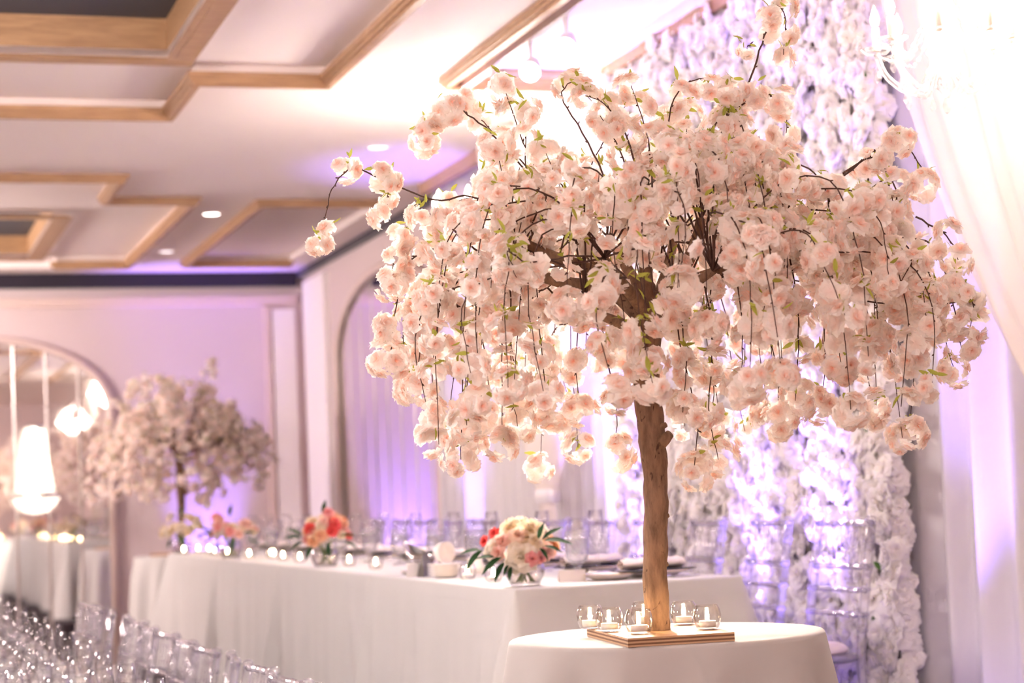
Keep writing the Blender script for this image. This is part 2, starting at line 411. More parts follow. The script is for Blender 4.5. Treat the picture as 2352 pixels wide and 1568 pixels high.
# ------------------------------------------------------------------ ceiling lights
def downlight(x, y, lit, label, grp=None):
    t = thing('ceiling_downlight', label, 'ceiling light', (x, y, ZC + LV[level(x, y)]), 0, grp)
    Geo().lathe([(.055, -.002), (.075, -.008), (.08, -.002), (.08, .0)], 20).obj('trim_ring', 'plastic_white', t)
    Geo().lathe([(.0, -.003), (.055, -.003)], 20).obj('lens', lit, t)
downlight(2.31, 13.5, 'downlight_lens', 'small lit recessed ceiling light nearer the tree of the two between tan panels')
downlight(2.29, 15.5, 'downlight_dim', 'small dim recessed ceiling light close to the dark valance')
downlight(2.38, 9.55, 'downlight_dim', 'recessed ceiling light beside the stepped tan moulding corner')
downlight(2.83, 10.9, 'downlight_dim', 'recessed ceiling light above the branch tips of the blossom tree')
downlight(1.0, 12.3, 'downlight_dim', 'recessed ceiling light inside the tan far panel')

# track with three spot heads
t = thing('track_light', 'white ceiling track carrying three lit spotlight heads', 'track light', (2.80, 7.9, ZC))
Geo().box((-.02, -1.0, -.045), (.02, 1.35, .003)).obj('track', 'plastic_white', t, smooth=False)
for yy in (-.28, .18, .72):
    aim = Vector((-.42, -.74, -.52)).normalized(); c = Vector((.0, yy, -.16))
    h = Geo().tube([(0, yy, -.04), c], .012, 8).obj('arm', 'plastic_white', t)
    hd = Geo().tube([c - aim * .07, c - aim * .02, c + aim * .05], [.03, .042, .046], 16).obj('spot_head', 'plastic_white', t)
    z = c + aim * .0515; q = aim.to_track_quat('Z', 'Y').to_matrix()
    g = Geo(); vv = [tuple(z + q @ Vector((.043 * cos(2 * pi * k / 20), .043 * sin(2 * pi * k / 20), 0))) for k in range(20)]
    g.add(vv, [tuple(range(20))]).obj('lens', 'spot_lens', hd)
    wl = Vector((2.80, 7.9, ZC)) + z + aim * .02
    lamp('track_spot_light', 'SPOT', wl, WARM, P_TRACK, .04, aim, 52, 1)

# ------------------------------------------------------------------ crystal chandeliers
def drop_mesh():
    g = Geo(); g.lathe([(0, 0), (.004, -.004), (.009, -.016), (.011, -.024), (.006, -.034), (0, -.038)], 6); return g.mesh('drop', 'crystal', False)
DROP = drop_mesh()
def chandelier(label, loc, R, power, grp=None, col=WARM):
    """arms with candle bulbs, cups, crystal strands and drops; loc = underside centre"""
    t = thing('crystal_chandelier' + offscreen((loc[0], loc[1], loc[2] + .26)), label, 'chandelier', loc, 0, grp)
    top = ZC + LV[level(loc[0], loc[1])] - loc[2]
    Geo().lathe([(0, .0), (.012, .01), (.03, .03), (.018, .06), (.035, .10), (.05, .13), (.02, .17), (.014, .26), (.03, .30), (.012, .36), (.006, .4)], 12).obj('stem', 'crystal', t)
    g = Geo(); n = max(3, int((top - .4) / .05))
    g.tube([(0, 0, .39), (0, 0, top)], .005, 6); g.lathe([(.0, top - .03), (.05, top - .015), (.055, top + .002), (0, top + .002)], 14)
    g.obj('chain', 'chrome', t)
    na = 8
    for k in range(na):
        a = 2 * pi * k / na + .2; d = Vector((cos(a), sin(a), 0))
        pts = smoothpath([d * .03 + Vector((0, 0, .10)), d * R * .45 + Vector((0, 0, .02)), d * R * .85 + Vector((0, 0, .07)), d * R + Vector((0, 0, .14))], 4)
        ar = Geo().tube(pts, .009, 6).obj('arm', 'crystal', t)
        p = d * R
        Geo().lathe([(.0, .135), (.03, .14), (.045, .155), (.03, .15)], 12, p).obj('cup', 'crystal', ar)
        Geo().lathe([(.011, .15), (.011, .215), (0, .215)], 8, p).obj('candle_tube', 'wax', ar)
        Geo().lathe([(.0, .215), (.010, .225), (.014, .24), (.009, .26), (.0, .282)], 8, p).obj('bulb', 'bulb', ar)
        for dd in (0, .5):
            aa = a + dd * 2 * pi / na; e = Vector((cos(aa), sin(aa), 0)); rr = R * (1 if dd == 0 else .62); zz = .13 if dd == 0 else .055
            g2 = Geo().tube([e * rr + Vector((0, 0, zz)), e * rr + Vector((0, 0, zz - .035))], .0025, 5)
            g2.obj('strand', 'crystal', t); link('crystal_drop', DROP, t, tuple(e * rr + Vector((0, 0, zz - .035))))
        # swag of beads from arm to stem
        g3 = Geo()
        for i in range(9):
            s = i / 8; q = d * (R * s + .02 * (1 - s)); z = .14 * s + .30 * (1 - s) - .09 * sin(pi * s)
            g3.lathe([(0, -.008), (.008, 0), (0, .008)], 5, (q.x, q.y, z))
        g3.tube([tuple(d * (R * s + .02 * (1 - s)) + Vector((0, 0, .14 * s + .30 * (1 - s) - .09 * sin(pi * s)))) for s in [i / 8 for i in range(9)]], .002, 4)
        g3.obj('bead_swag', 'crystal', t, smooth=False)
    link('crystal_drop', DROP, t, (0, 0, .005), sc=1.4)
    lamp('chandelier_light', 'POINT', (loc[0], loc[1], loc[2] + .26), col, power, R * .9)
    return t
chandelier('crystal chandelier glowing white in front of the cream swept curtain', (2.90, 4.84, 2.47), .185, P_CHAND)
chandelier('crystal chandelier shining behind the crown of the large blossom tree', (2.92, 9.25, 2.62), .24, P_CHAND * 2.8)
# hall chandeliers in the ceiling domes (out of frame, seen in the mirrors)
for p, w_ in (((-1.5, 6.3, 2.55), 1.0), ((-1.5, 14.9, 2.6), 1.5), ((-1.2, -.6, 2.5), .85)):
    chandelier('large crystal chandelier of the hall reflected in the arched mirror', p, .42, P_ROOM * w_, 'hall chandeliers', HALL)

# wall sconce in front of the far mirror: basket of crystal strands
t = thing('crystal_sconce', 'bright crystal basket sconce mounted on the far arched mirror', 'wall lamp', (1.355, 16.76, 1.42))
Geo().lathe([(0, .0), (.09, .015), (.15, .06), (.185, .12), (.19, .14)], 24).obj('basket_bowl', 'crystal_shade', t, smooth=False)
Geo().lathe([(.186, .135), (.198, .145), (.198, .165), (.16, .17)], 24).obj('rim_ring', 'silver', t)
g = Geo()
for k in range(28):
    a = 2 * pi * k / 28
    pts = [(r * cos(a), r * sin(a), z) for r, z in ((.155, .16), (.135, .25), (.105, .42), (.085, .60), (.075, .72))]
    g.tube(pts, .0085, 5)
g.obj('crystal_strand_cage', 'crystal_shade', t)
Geo().lathe([(.06, .70), (.085, .715), (.06, .735), (0, .74)], 20).obj('crown_ring', 'silver', t)
Geo().tube([(0, 0, .05), (0, 0, .71)], .02, 8).obj('lamp_tube', 'bulb', t)
Geo().box((-.04, .02, .3), (.04, .213, .34)).obj('wall_bracket', 'silver', t, smooth=False)

# ------------------------------------------------------------------ violet uplights
UP = []
def uplight(x, y, z, aim, power, label, angle=38, grp='LED uplights along the drapes'):
    t = thing('uplight' + offscreen((x, y, z + .16)), label, 'uplight', (x, y, z), 0, grp)
    Geo().lathe([(.0, 0), (.055, 0), (.06, .01), (.06, .13), (.052, .14), (.05, .128), (0, .128)], 18).obj('housing', 'black_metal', t)
    Geo().lathe([(0, .129), (.05, .129)], 18).obj('lens', 'uplight_lens', t)
    lamp('uplight_light', 'SPOT', (x, y, z + .16), VIOLET, power, .03, aim, angle, 1)
LB = 'black can uplight throwing violet light up the backdrop'
for y in (6.635, 7.245, 8.47): uplight(3.14, y, ST, (.15, 0, 1), P_UP * 1.35, LB + ' of white flowers')
uplight(3.30, 5.74, ST, (.10, .02, 1), P_UP * .7, LB + ' curtain beside the flowers', 36)
uplight(3.24, 9.08, ST, (.08, .06, 1), P_UP * 1.3, LB + ' curtains behind the tree', 44)
uplight(3.24, 11.53, ST, (.08, -.02, 1), P_UP * .8, LB + ' curtains behind the tree', 44)
uplight(2.78, 16.80, 0, (.0, .075, 1), P_UP * 1.6, 'black can uplight throwing violet light up the far end wall', 40, 'LED uplights on the far wall')

# ================================================================== DRAPES AND FLOWER WALL
def drape(name, label, x, y0, y1, z0, z1, amp, lam, seed, mat='drape', grp=None, warp=None, cat='curtain'):
    r = random.Random(seed); ph = [r.uniform(0, 6.28) for _ in range(6)]
    def fn(u, v):
        y = y0 + (y1 - y0) * u; z = z1 + (z0 - z1) * v
        k = .8 + .4 * v
        d = amp * k * (sin(2 * pi * y / lam + ph[0] + .5 * sin(2 * pi * y / (lam * 3.1) + ph[1])) + .35 * sin(2 * pi * y / (lam * .47) + ph[2] + v)) 
        y += .25 * lam * sin(2 * pi * y / (lam * 2.3) + ph[3]) * .3 + .02 * sin(3 * v + ph[4])
        return (x + d, y, z)
    g = Geo().grid(fn, int(abs(y1 - y0) / lam * 18), 14)
    o = g.obj(name, mat); tag(o, label, cat, grp)
    so = o.modifiers.new('thickness', 'SOLIDIFY'); so.thickness = .004
    return o
drape('backdrop_curtain', 'long white curtain lit violet beside the flower wall', 3.545, 2.6, 6.75, ST + .005, ZC - .03, .028, .22, 3)
drape('backdrop_curtain', 'long white curtain hanging behind the tree from flower wall to brown post', 3.53, 8.66, 12.2, ST + .005, ZC - .03, .03, .20, 5)
# curtain rail
t = tag(Geo().box((3.425, 8.80, ZC - .07), (3.475, 12.2, ZC + .002)).obj('curtain_rail', 'oak', smooth=False), 'brown timber rail at the ceiling above the white curtains', 'curtain rail')

# tied sheer curtain in front of the drapes: hour-glass round a tie
def tied_curtain(label, yc, half_top, half_tie, ztie, half_bot, x, seed):
    t = thing('tied_curtain', label, 'curtain', (x, yc, 0))
    r = random.Random(seed); ph = r.uniform(0, 6)
    def wdt(z):
        if z > ztie:
            s = (z - ztie) / (ZC - .05 - ztie); return half_tie + (half_top - half_tie) * (s ** .62)
        s = (ztie - z) / (ztie - ST); return half_tie + (half_bot - half_tie) * (s ** .7)
    def fn(u, v):
        z = ZC - .03 + (ST + .01 - ZC + .03) * v; w_ = wdt(z)
        a = (u - .5) * 2
        return (.035 * sin(a * 30 + ph) * (.35 + .65 * min(1, w_ / half_top)) * (.3 + w_), a * w_, z)
    o = Geo().grid(fn, 130, 46).obj('sheer_panel', 'sheer', t)
    def ring(u, v):
        a = 2 * pi * u; return ((.05 + .008 * sin(v * pi)) * cos(a), (half_tie + .012 + .01 * sin(v * pi)) * sin(a), ztie - .035 + .07 * v)
    Geo().grid(ring, 24, 4, closed=True).obj('tie_band', 'drape', t)
tied_curtain('sheer cream curtain gathered by a tie band behind the head table glasses', 9.75, .85, .10, 1.40, .22, 3.36, 2)
# swept cream curtain at the right, hung high and drawn towards the front
t = thing('swept_curtain', 'cream sheer curtain swept aside in front of the violet curtain under the chandelier', 'curtain', (3.24, 4.15, 0))
ZT = ZC - .03
def sweep(u, v):
    z = ZT + (1.2 - ZT) * v; s_ = max(0, min(1, (v - .86) / .14)); s_ = s_ * s_ * (3 - 2 * s_)
    ye = 1.71 - .10 * v - 1.02 * (v * 1.048) ** 1.9 - .44 * s_                     # leading edge of the cloth
    yb = -1.05 + .99 * v ** 1.5
    return (.03 * sin(u * 46 + 2 * v) * (1 - .55 * v) + .012 * sin(u * 97), ye + (yb - ye) * u, z)
Geo().grid(sweep, 170, 48).obj('sheer_panel', 'sheer', t)
Geo().grid(lambda u, v: ((.03 + .02 * v) * sin(u * 40), (u - .5) * (.12 + .3 * v ** .7), 1.2 + (ST + .01 - 1.2) * v), 70, 16).obj('tail', 'sheer', t)
Geo().grid(lambda u, v: (.055 * cos(2 * pi * u), .075 * sin(2 * pi * u), 1.165 + .07 * v), 24, 4, closed=True).obj('tie_band', 'drape', t)

# flower wall -------------------------------------------------------
def petal(g, c, out, up, L, W, elev, curl, r, c0, c1, ruf=.12):
    """one ruffled petal of 6 triangles from centre c; out = radial unit, up = axis unit"""
    side = up.cross(out).normalized()
    d1 = out * cos(elev) + up * sin(elev); d2 = out * cos(elev - curl) + up * sin(elev - curl)
    m = c + d1 * L * .55; e = m + d2 * L * .45
    j = lambda: r.uniform(-ruf, ruf) * L
    n1 = up * cos(elev) - out * sin(elev)
    v = [c, m + side * W * .46 + n1 * (L * .10 + j() * .5), m, m - side * W * .46 + n1 * (L * .10 + j() * .5),
         e + side * W * .42 + n1 * j() - d2 * L * .06, e - d2 * L * (.03 + r.random() * .1) + n1 * j(), e - side * W * .42 + n1 * j() - d2 * L * .06]
    cm = lerp(c0, c1, .74)
    g.add([tuple(p) for p in v], [(0, 1, 2), (0, 2, 3), (1, 4, 5, 2), (2, 5, 6, 3)], [c0, cm, cm, cm, c1, c1, c1])
def bloom(seed, R, layers, c0, c1, ruf=.14):
    """ruffled flower facing +Z; layers = (count, reach, elevation, width, curl)"""
    r = random.Random(seed); g = Geo(); up = Vector((0, 0, 1))
    for li, (n, reach, el, wd, curl) in enumerate(layers):
        for k in range(n):
            a = 2 * pi * (k + .5 * li + r.uniform(-.18, .18)) / n
            t = li / max(1, len(layers) - 1)
            ca = lerp(c0, c1, .85 * (1 - t)); cb = lerp(c1, c0, .22 * t)
            petal(g, up * (R * .05 * li), Vector((cos(a), sin(a), 0)), up, R * reach * r.uniform(.88, 1.1), R * wd * r.uniform(.85, 1.15), el + r.uniform(-.15, .15), curl, r, ca, cb, ruf)
    return g
def aim_matrix(p, d, roll, sc):
    return Matrix.Translation(p) @ d.to_track_quat('Z', 'Y').to_matrix().to_4x4() @ Matrix.Rotation(roll, 4, 'Z') @ Matrix.Scale(sc, 4)
def leaf_geo(L, W, c, fold=.2, bend=.25, n=4):
    g = Geo(); v = []; f = []
    for i in range(n + 1):
        t = i / n; w_ = W * sin(pi * min(1, .04 + t * .96)) ** .8 * (1 - .25 * t) if 0 < i < n else .0015
        z = -bend * L * t * t
        v += [(-w_ / 2, L * t, z + fold * w_ / 2), (0, L * t, z), (w_ / 2, L * t, z + fold * w_ / 2)]
    for i in range(n):
        a = i * 3; f += [(a, a + 1, a + 4, a + 3), (a + 1, a + 2, a + 5, a + 4)]
    return g.add(v, f, c)

WFL = [bloom(40 + k, .048, [(7, 1.0, .18, 1.0, .3), (7, .85, .5, .95, .3), (6, .62, .95, .8, .2)], (.92, .89, .86), (.96, .95, .94), .09) for k in range(3)]
WFM = [q.mesh('wall_bloom', 'wall_flower', False) for q in WFL]
fw = thing('flower_wall', 'tall backdrop wall packed with white silk roses and hydrangeas', 'flower wall', (3.46, 7.5, ST))
FY0, FY1, FZ1 = -1.28, 1.28, ZC - ST - .03
Geo().box((-.012, FY0 + .03, 0), (.012, FY1 - .03, FZ1)).obj('backing_panel', 'backing', fw, smooth=False)
spots = []
sp = .057; r = random.Random(11); row = 0; z = .03
while z < FZ1 - .0:
    y = FY0 + (sp / 2 if row % 2 else 0)
    while y < FY1 + .01:
        if r.random() > .035:
            spots.append((y + r.uniform(-.018, .018), z + r.uniform(-.018, .018), r.uniform(.75, 1.35)))
        y += sp
    z += sp * .84; row += 1
spots.sort(key=lambda q: (q[1] < .30, q[0]))
fill = Geo()
for i, (y, z, s) in enumerate(spots):
    d = Vector((-1, r.uniform(-.45, .45), r.uniform(-.45, .45))).normalized()
    p = Vector((-.03 - r.uniform(0, .045), y, z)); M4 = aim_matrix(p, d, r.uniform(0, 6.28), s); k = i % 3
    if i < 300:
        o = link('flower', WFM[k], fw); o.matrix_local = M4
    else: fill.merge(WFL[k], M4)
for k in range(110):
    z = .04 + (FZ1 - .08) * k / 110 + r.uniform(-.01, .01); y = (FY0 + .015, FY1 - .015)[k % 2 if k % 5 == 0 else 0]
    M4 = aim_matrix(Vector((r.uniform(-.035, .02), y, z)), Vector((-.5, -1 if y < 0 else 1, r.uniform(-.4, .4))).normalized(), r.uniform(0, 6.28), r.uniform(.7, 1.15)); fill.merge(WFL[k % 3], M4)
o = fill.obj('flower_mass', 'wall_flower', fw, smooth=False); o['kind'] = 'stuff'
LFW = leaf_geo(.06, .03, (.10, .22, .05, 1)).mesh('wall_leaf', 'leaf_green', False)
for k in range(42):
    y = r.uniform(FY0, FY1) if k % 3 else FY0 + r.uniform(0, .15); z = r.uniform(.3, FZ1 - .05)
    o = link('leaf', LFW, fw); o.matrix_local = aim_matrix(Vector((-.06, y, z)), Vector((-1, r.uniform(-.6, .6), r.uniform(-.6, .6))).normalized(), r.uniform(0, 6.28), r.uniform(.7, 1.2))
tag(Geo().box((3.38, 6.2, ZC - .05), (3.42, 8.75, ZC + .002)).obj('curtain_rail', 'oak', smooth=False), 'brown timber rail along the top of the flower wall', 'curtain rail')

# ================================================================== THE BLOSSOM TREE
TX, TY, TZ = 1.757, 4.35, 1.0885
SPX = 976.0
def PX(px, py, y=0.0):
    """photo measure to the tree's own metres: x right, y away, z up from the trunk foot"""
    k = (1 + y / 4.68); u = (px - 1512) / SPX * k; v = (1440 - py) / SPX * k
    return Vector((u + .048 * v, y, v - .048 * u))
tree = thing('blossom_tree', 'large artificial pink cherry blossom tree on a plywood board between six glass votives', 'tree', (TX, TY, TZ), radians(-22.3), 'blossom trees')

# trunk
tp = [(1512, 1446, .0, .0300), (1510, 1400, 0, .0292), (1506, 1320, .0, .0285), (1507, 1240, .002, .0285), (1508, 1150, .0, .0285), (1506, 1080, 0, .029),
      (1500, 1010, 0, .032), (1492, 940, .0, .032), (1486, 870, .0, .031), (1488, 790, .0, .032), (1490, 730, .0, .033), (1487, 690, .0, .030), (1482, 655, .005, .024), (1478, 630, .01, .012)]
pts = smoothpath([PX(a, b, c) for a, b, c, _ in tp], 4)
rad = []
for i in range(len(tp) - 1):
    for k in range(4): rad.append(tp[i][3] + (tp[i + 1][3] - tp[i][3]) * k / 4)
rad.append(tp[-1][3])
g = Geo().tube(pts, rad, 20)
rr = random.Random(3)
g.v = [tuple(Vector(v) + Vector((rr.uniform(-1, 1), rr.uniform(-1, 1), 0)) * .0012 + Vector((sin(v[2] * 60 + v[0] * 90) * .0012, 0, 0))) for v in g.v]
trunk = g.obj('trunk', 'bark', tree)
# sawn-off knot
Geo().tube([PX(1512, 1020, -.012), PX(1530, 1004, -.022), PX(1541, 992, -.028)], [.018, .014, .010], 12).obj('branch_stub', 'bark', trunk)
Geo().tube([PX(1505, 985, -.01), PX(1532, 972, -.02)], [.012, .006], 8).obj('branch_stub', 'bark', trunk)
for a, b in ((1536, 1290), (1480, 1352), (1538, 1180), (1533, 1425)):
    Geo().tube([PX(1508, b + 6, 0), PX(a, b, -.004)], [.02, .004], 8).obj('bud_scar', 'bark', trunk)
# plywood board (corners square to the board's own axes)
_a, _b, bw, bd, bt = -.14, -.175, .247, .40, .02
brot = radians(22.3 - 11 + 4)
plies = Geo(); lo = -bt
for k in range(5):
    a = lo + bt * k / 5; b = lo + bt * (k + 1) / 5
    plies.box((-bw / 2, -bd / 2, a), (bw / 2, bd / 2, b), mi=(2 if k == 4 else k % 2))
plies.obj('base_board', ['ply_edge_light', 'ply_edge_dark', 'plywood'], tree, smooth=False, rot=(0, 0, brot))

# boughs
boughs = [
    ([(1485, 740, -.0), (1440, 690, -.03), (1385, 655, -.05), (1290, 640, -.07), (1180, 602, -.10)], .021, .012),
    ([(1480, 730, .0), (1430, 680, -.02), (1360, 620, -.02), (1270, 585, -.03), (1200, 552, -.03)], .022, .013),
    ([(1475, 720, .0), (1410, 640, .02), (1350, 570, .03), (1312, 512, .04)], .021, .013),
    ([(1492, 720, .0), (1530, 660, -.01), (1572, 610, -.02), (1600, 556, -.02), (1612, 500, -.01)], .021, .012),
    ([(1495, 735, .0), (1570, 660, .05), (1680, 622, .09), (1760, 605, .11), (1835, 588, .13)], .020, .010),
    ([(1488, 700, .0), (1484, 610, .03), (1472, 520, .05), (1462, 450, .05)], .019, .010),
    ([(1478, 780, .0), (1440, 745, -.04), (1395, 722, -.08), (1345, 700, -.12)], .016, .009),
    ([(1492, 720, .0), (1520, 670, .10), (1540, 610, .22), (1550, 560, .32)], .019, .010),
    ([(1490, 720, .0), (1470, 670, .12), (1430, 610, .22), (1400, 560, .30)], .018, .010),
    ([(1494, 715, -.01), (1540, 680, -.10), (1590, 640, -.20), (1640, 600, -.28)], .018, .009),
    ([(1486, 715, -.01), (1455, 670, -.10), (1420, 620, -.20), (1390, 570, -.27)], .018, .009)]
ends = []
for P_, r0, r1 in boughs:
    q = smoothpath([PX(*p) for p in P_], 4); n = len(q)
    Geo().tube(q, [r0 + (r1 - r0) * i / (n - 1) for i in range(n)], 10).obj('bough', 'bark', tree)
    ends.append((q[-1], (q[-1] - q[-3]).normalized()))

# blossoms, leaves and twigs
PALE, MID = (.993, .985, .955), (.985, .66, .54)
BL = [bloom(70 + k, .0250, [(6, 1.0, .10, .95, .30), (6, .88, .50, .85, .35), (5, .62, .95, .75, .25)], MID, lerp(PALE, (.993, .988, .975), k * .33), .16) for k in range(4)]
BLM = [q.mesh('blossom', 'blossom', False) for q in BL]
TL = leaf_geo(.023, .009, (.46, .50, .10, 1), n=3)
blossoms = []; leaves = Geo(); tr = random.Random(21)
def rdir(r, zb=0):
    while True:
        v = Vector((r.uniform(-1, 1), r.uniform(-1, 1), r.uniform(-1, 1)))
        if .05 < v.length < 1: v.normalize(); v.z += zb; return v.normalized()
def cluster(c, n, rad_, out=None):
    """a ball of n blossoms around c"""
    c = Vector(c)
    for i in range(n):
        for _ in range(6):
            d = rdir(tr)
            if out is None or d.dot(out) > -.5: break
        p = c + d * rad_ * tr.uniform(.75, 1.05)
        blossoms.append((p, (d + rdir(tr) * .35).normalized(), tr.uniform(0, 6.28), tr.uniform(.80, 1.22)))
    for i in range(tr.choice((1, 2, 3, 4))):
        d = rdir(tr, .2); leaves.merge(TL, aim_matrix(c + Vector((0, 0, rad_ * .9)) + d * .012, rdir(tr), tr.uniform(0, 6.28), tr.uniform(.7, 1.5)))
def twig(path, r0=.0026, r1=.0009, buds=True, side=True):
    q = smoothpath(path, 5); n = len(q)
    # small kinks
    q = [p + (rdir(tr) * .0022 if 0 < i < n - 1 else Vector()) for i, p in enumerate(q)]
    g = Geo().tube(q, [r0 + (r1 - r0) * i / (n - 1) for i in range(n)], 5)
    if buds:
        for i in range(2, n - 1, 2):
            d = (rdir(tr) + (q[i] - q[i - 1]).normalized()).normalized(); L = tr.uniform(.005, .011)
            g.tube([q[i], q[i] + d * L * .6, q[i] + d * L], [.0010, .0019, .0004], 4)
    g.obj('twig', 'twig', tree)
    return q
def spray(path, plan, r0=.0026):
    """a twig along the path; plan = [(position 0..1, blossoms, cluster radius)]"""
    q = twig(path, r0); n = len(q) - 1
    for s, k, rc in plan:
        i = min(n, max(0, int(round(s * n)))); cluster(q[i] + rdir(tr) * .006, k, rc)
# sprays read off the photograph
A = PX
spray([A(1290, 495, .02), A(1150, 320, .0), A(1070, 250, -.02), A(1025, 225, -.03), A(985, 265, -.03), A(970, 310, -.03)], [(.62, 4, .03), (.70, 6, .03), (.9, 5, .028), (1, 7, .032)])
spray([A(1310, 500, .0), A(1200, 370, .02), A(1120, 285, .03), A(1065, 232, .04)], [(.55, 4, .02), (.75, 3, .02), (1, 6, .03)])
spray([A(1180, 500, -.05), A(1080, 440, -.06), A(990, 445, -.06), A(840, 384, -.07), A(800, 372, -.07), A(763, 402, -.07), A(744, 455, -.07), A(735, 530, -.07), A(730, 552, -.07)], [(.36, 5, .03), (.55, 5, .026), (.84, 2, .012), (.92, 3, .016), (1, 5, .022)])
spray([A(895, 400, -.07), A(885, 430, -.07), A(880, 470, -.07), A(872, 490, -.07)], [(0, 3, .02), (.45, 3, .016), (1, 3, .018)], .0012)
spray([A(1665, 400, .0), A(1690, 290, .0), A(1735, 150, .0), A(1765, 60, -.01), A(1790, 5, -.01), A(1808, 40, -.02), A(1803, 118, -.02)], [(.25, 5, .03), (.5, 1, .01), (.58, 3, .018), (.78, 4, .022), (.9, 3, .016), (1, 3, .016)], .0032)
spray([A(1720, 100, .0), A(1730, 90, 0)], [(0, 3, .018)], .001)
spray([A(1880, 440, .06), A(1960, 385, .06), A(2035, 335, .05), A(2080, 338, .05), A(2112, 385, .05), A(2118, 425, .05)], [(.5, 3, .02), (.58, 6, .03), (1, 7, .033)], .003)
spray([A(1930, 410, .0), A(1990, 362, -.01), A(2025, 375, -.02), A(2042, 430, -.02), A(2050, 480, -.02)], [(.45, 4, .024), (.8, 3, .02), (1, 6, .032)])
spray([A(1650, 440, -.08), A(1720, 375, -.10), A(1800, 355, -.12), A(1870, 385, -.13), A(1905, 460, -.13), A(1908, 520, -.13)], [(.5, 5, .028), (.7, 4, .026), (1, 7, .035)], .003)
spray([A(1960, 575, -.05), A(2030, 572, -.06), A(2090, 615, -.06), A(2110, 690, -.06), A(2105, 740, -.06)], [(.1, 5, .03), (.5, 4, .026), (.8, 5, .03), (1, 6, .034)], .003)
spray([A(1900, 570, .05), A(2050, 548, .05), A(2135, 565, .04), A(2170, 640, .04), A(2190, 740, .04), A(2200, 800, .04)], [(.4, 5, .03), (.62, 6, .034), (.72, 5, .03), (.84, 5, .03), (1, 10, .038)], .003)
spray([A(2100, 500, .03), A(2170, 545, .03), A(2195, 600, .03)], [(.5, 5, .03), (1, 5, .028)])
spray([A(1400, 420, .0), A(1340, 300, .02), A(1290, 215, .03), A(1320, 180, .03), A(1360, 225, .03)], [(.6, 4, .026), (.8, 5, .03), (1, 4, .024)])
spray([A(1480, 470, .0), A(1450, 330, .0), A(1400, 240, .0), A(1345, 210, .0)], [(.4, 5, .03), (.7, 6, .034), (1, 4, .026)], .003)
spray([A(1500, 460, .05), A(1490, 320, .06), A(1450, 190, .06)], [(.5, 6, .034), (.75, 5, .03), (1, 6, .03)])
spray([A(1540, 440, .05), A(1530, 320, .05), A(1560, 205, .05), A(1620, 175, .05), A(1628, 195, .05)], [(.3, 6, .034), (.5, 4, .03), (1, 5, .026)])
spray([A(1620, 480, .0), A(1640, 340, -.02), A(1700, 240, -.03), A(1760, 210, -.03), A(1805, 240, -.03), A(1808, 300, -.03)], [(.3, 6, .034), (.55, 5, .03), (.75, 5, .03), (1, 5, .028)], .003)
spray([A(1180, 600, -.1), A(1090, 560, -.12), A(1000, 480, -.13), A(935, 500, -.14), A(905, 560, -.14), A(890, 640, -.14)], [(.3, 6, .034), (.5, 5, .03), (.7, 6, .032), (.85, 5, .03), (1, 7, .034)], .003)
spray([A(1200, 470, .05), A(1100, 450, .05), A(1030, 470, .05), A(1010, 520, .05), A(1005, 590, .05)], [(.2, 6, .034), (.5, 5, .03), (.8, 5, .03), (1, 6, .034)])
spray([A(1180, 600, -.08), A(1000, 560, -.10), A(930, 600, -.10), A(905, 700, -.10), A(895, 790, -.10), A(895, 820, -.10)], [(.3, 5, .03), (.5, 6, .034), (.7, 7, .036), (1, 12, .045)])
spray([A(1050, 640, -.05), A(970, 700, -.05), A(962, 800, -.05), A(960, 880, -.05)], [(.3, 8, .04), (.55, 5, .03), (1, 9, .036)])
for a, b, c, n in ((1060, 1048, -.10, 9), (1190, 975, -.05, 8), (1415, 1046, .10, 9), (1595, 1070, -.18, 10), (1650, 1050, -.05, 7), (1785, 972, .0, 9), (1885, 935, .10, 9), (1825, 915, -.05, 8),
                   (2085, 822, .0, 12), (2012, 782, .10, 9), (1480, 815, -.30, 12), (1570, 930, -.22, 10), (1340, 950, .15, 8), (1640, 975, .1, 8), (1255, 940, .0, 9), (1700, 880, -.15, 12), (1120, 960, .12, 8), (1930, 830, -.1, 9)):
    top = Vector((.55 * A(a, b, c).x, c * .75, .0)); top.z = .80 + tr.uniform(0, .12)
    e = A(a, b, c); mid = Vector((e.x + tr.uniform(-.02, .02), e.y, e.z + .30)); mid2 = Vector((e.x * .95 + tr.uniform(-.02, .02), e.y, e.z + .42))
    spray([top, mid2, mid, e + Vector((tr.uniform(-.015, .015), 0, .12)), e], [(.28, 5, .03), (.46, 5, .03), (.62, 4, .026), (.76, 3, .022), (1, n, .040)])
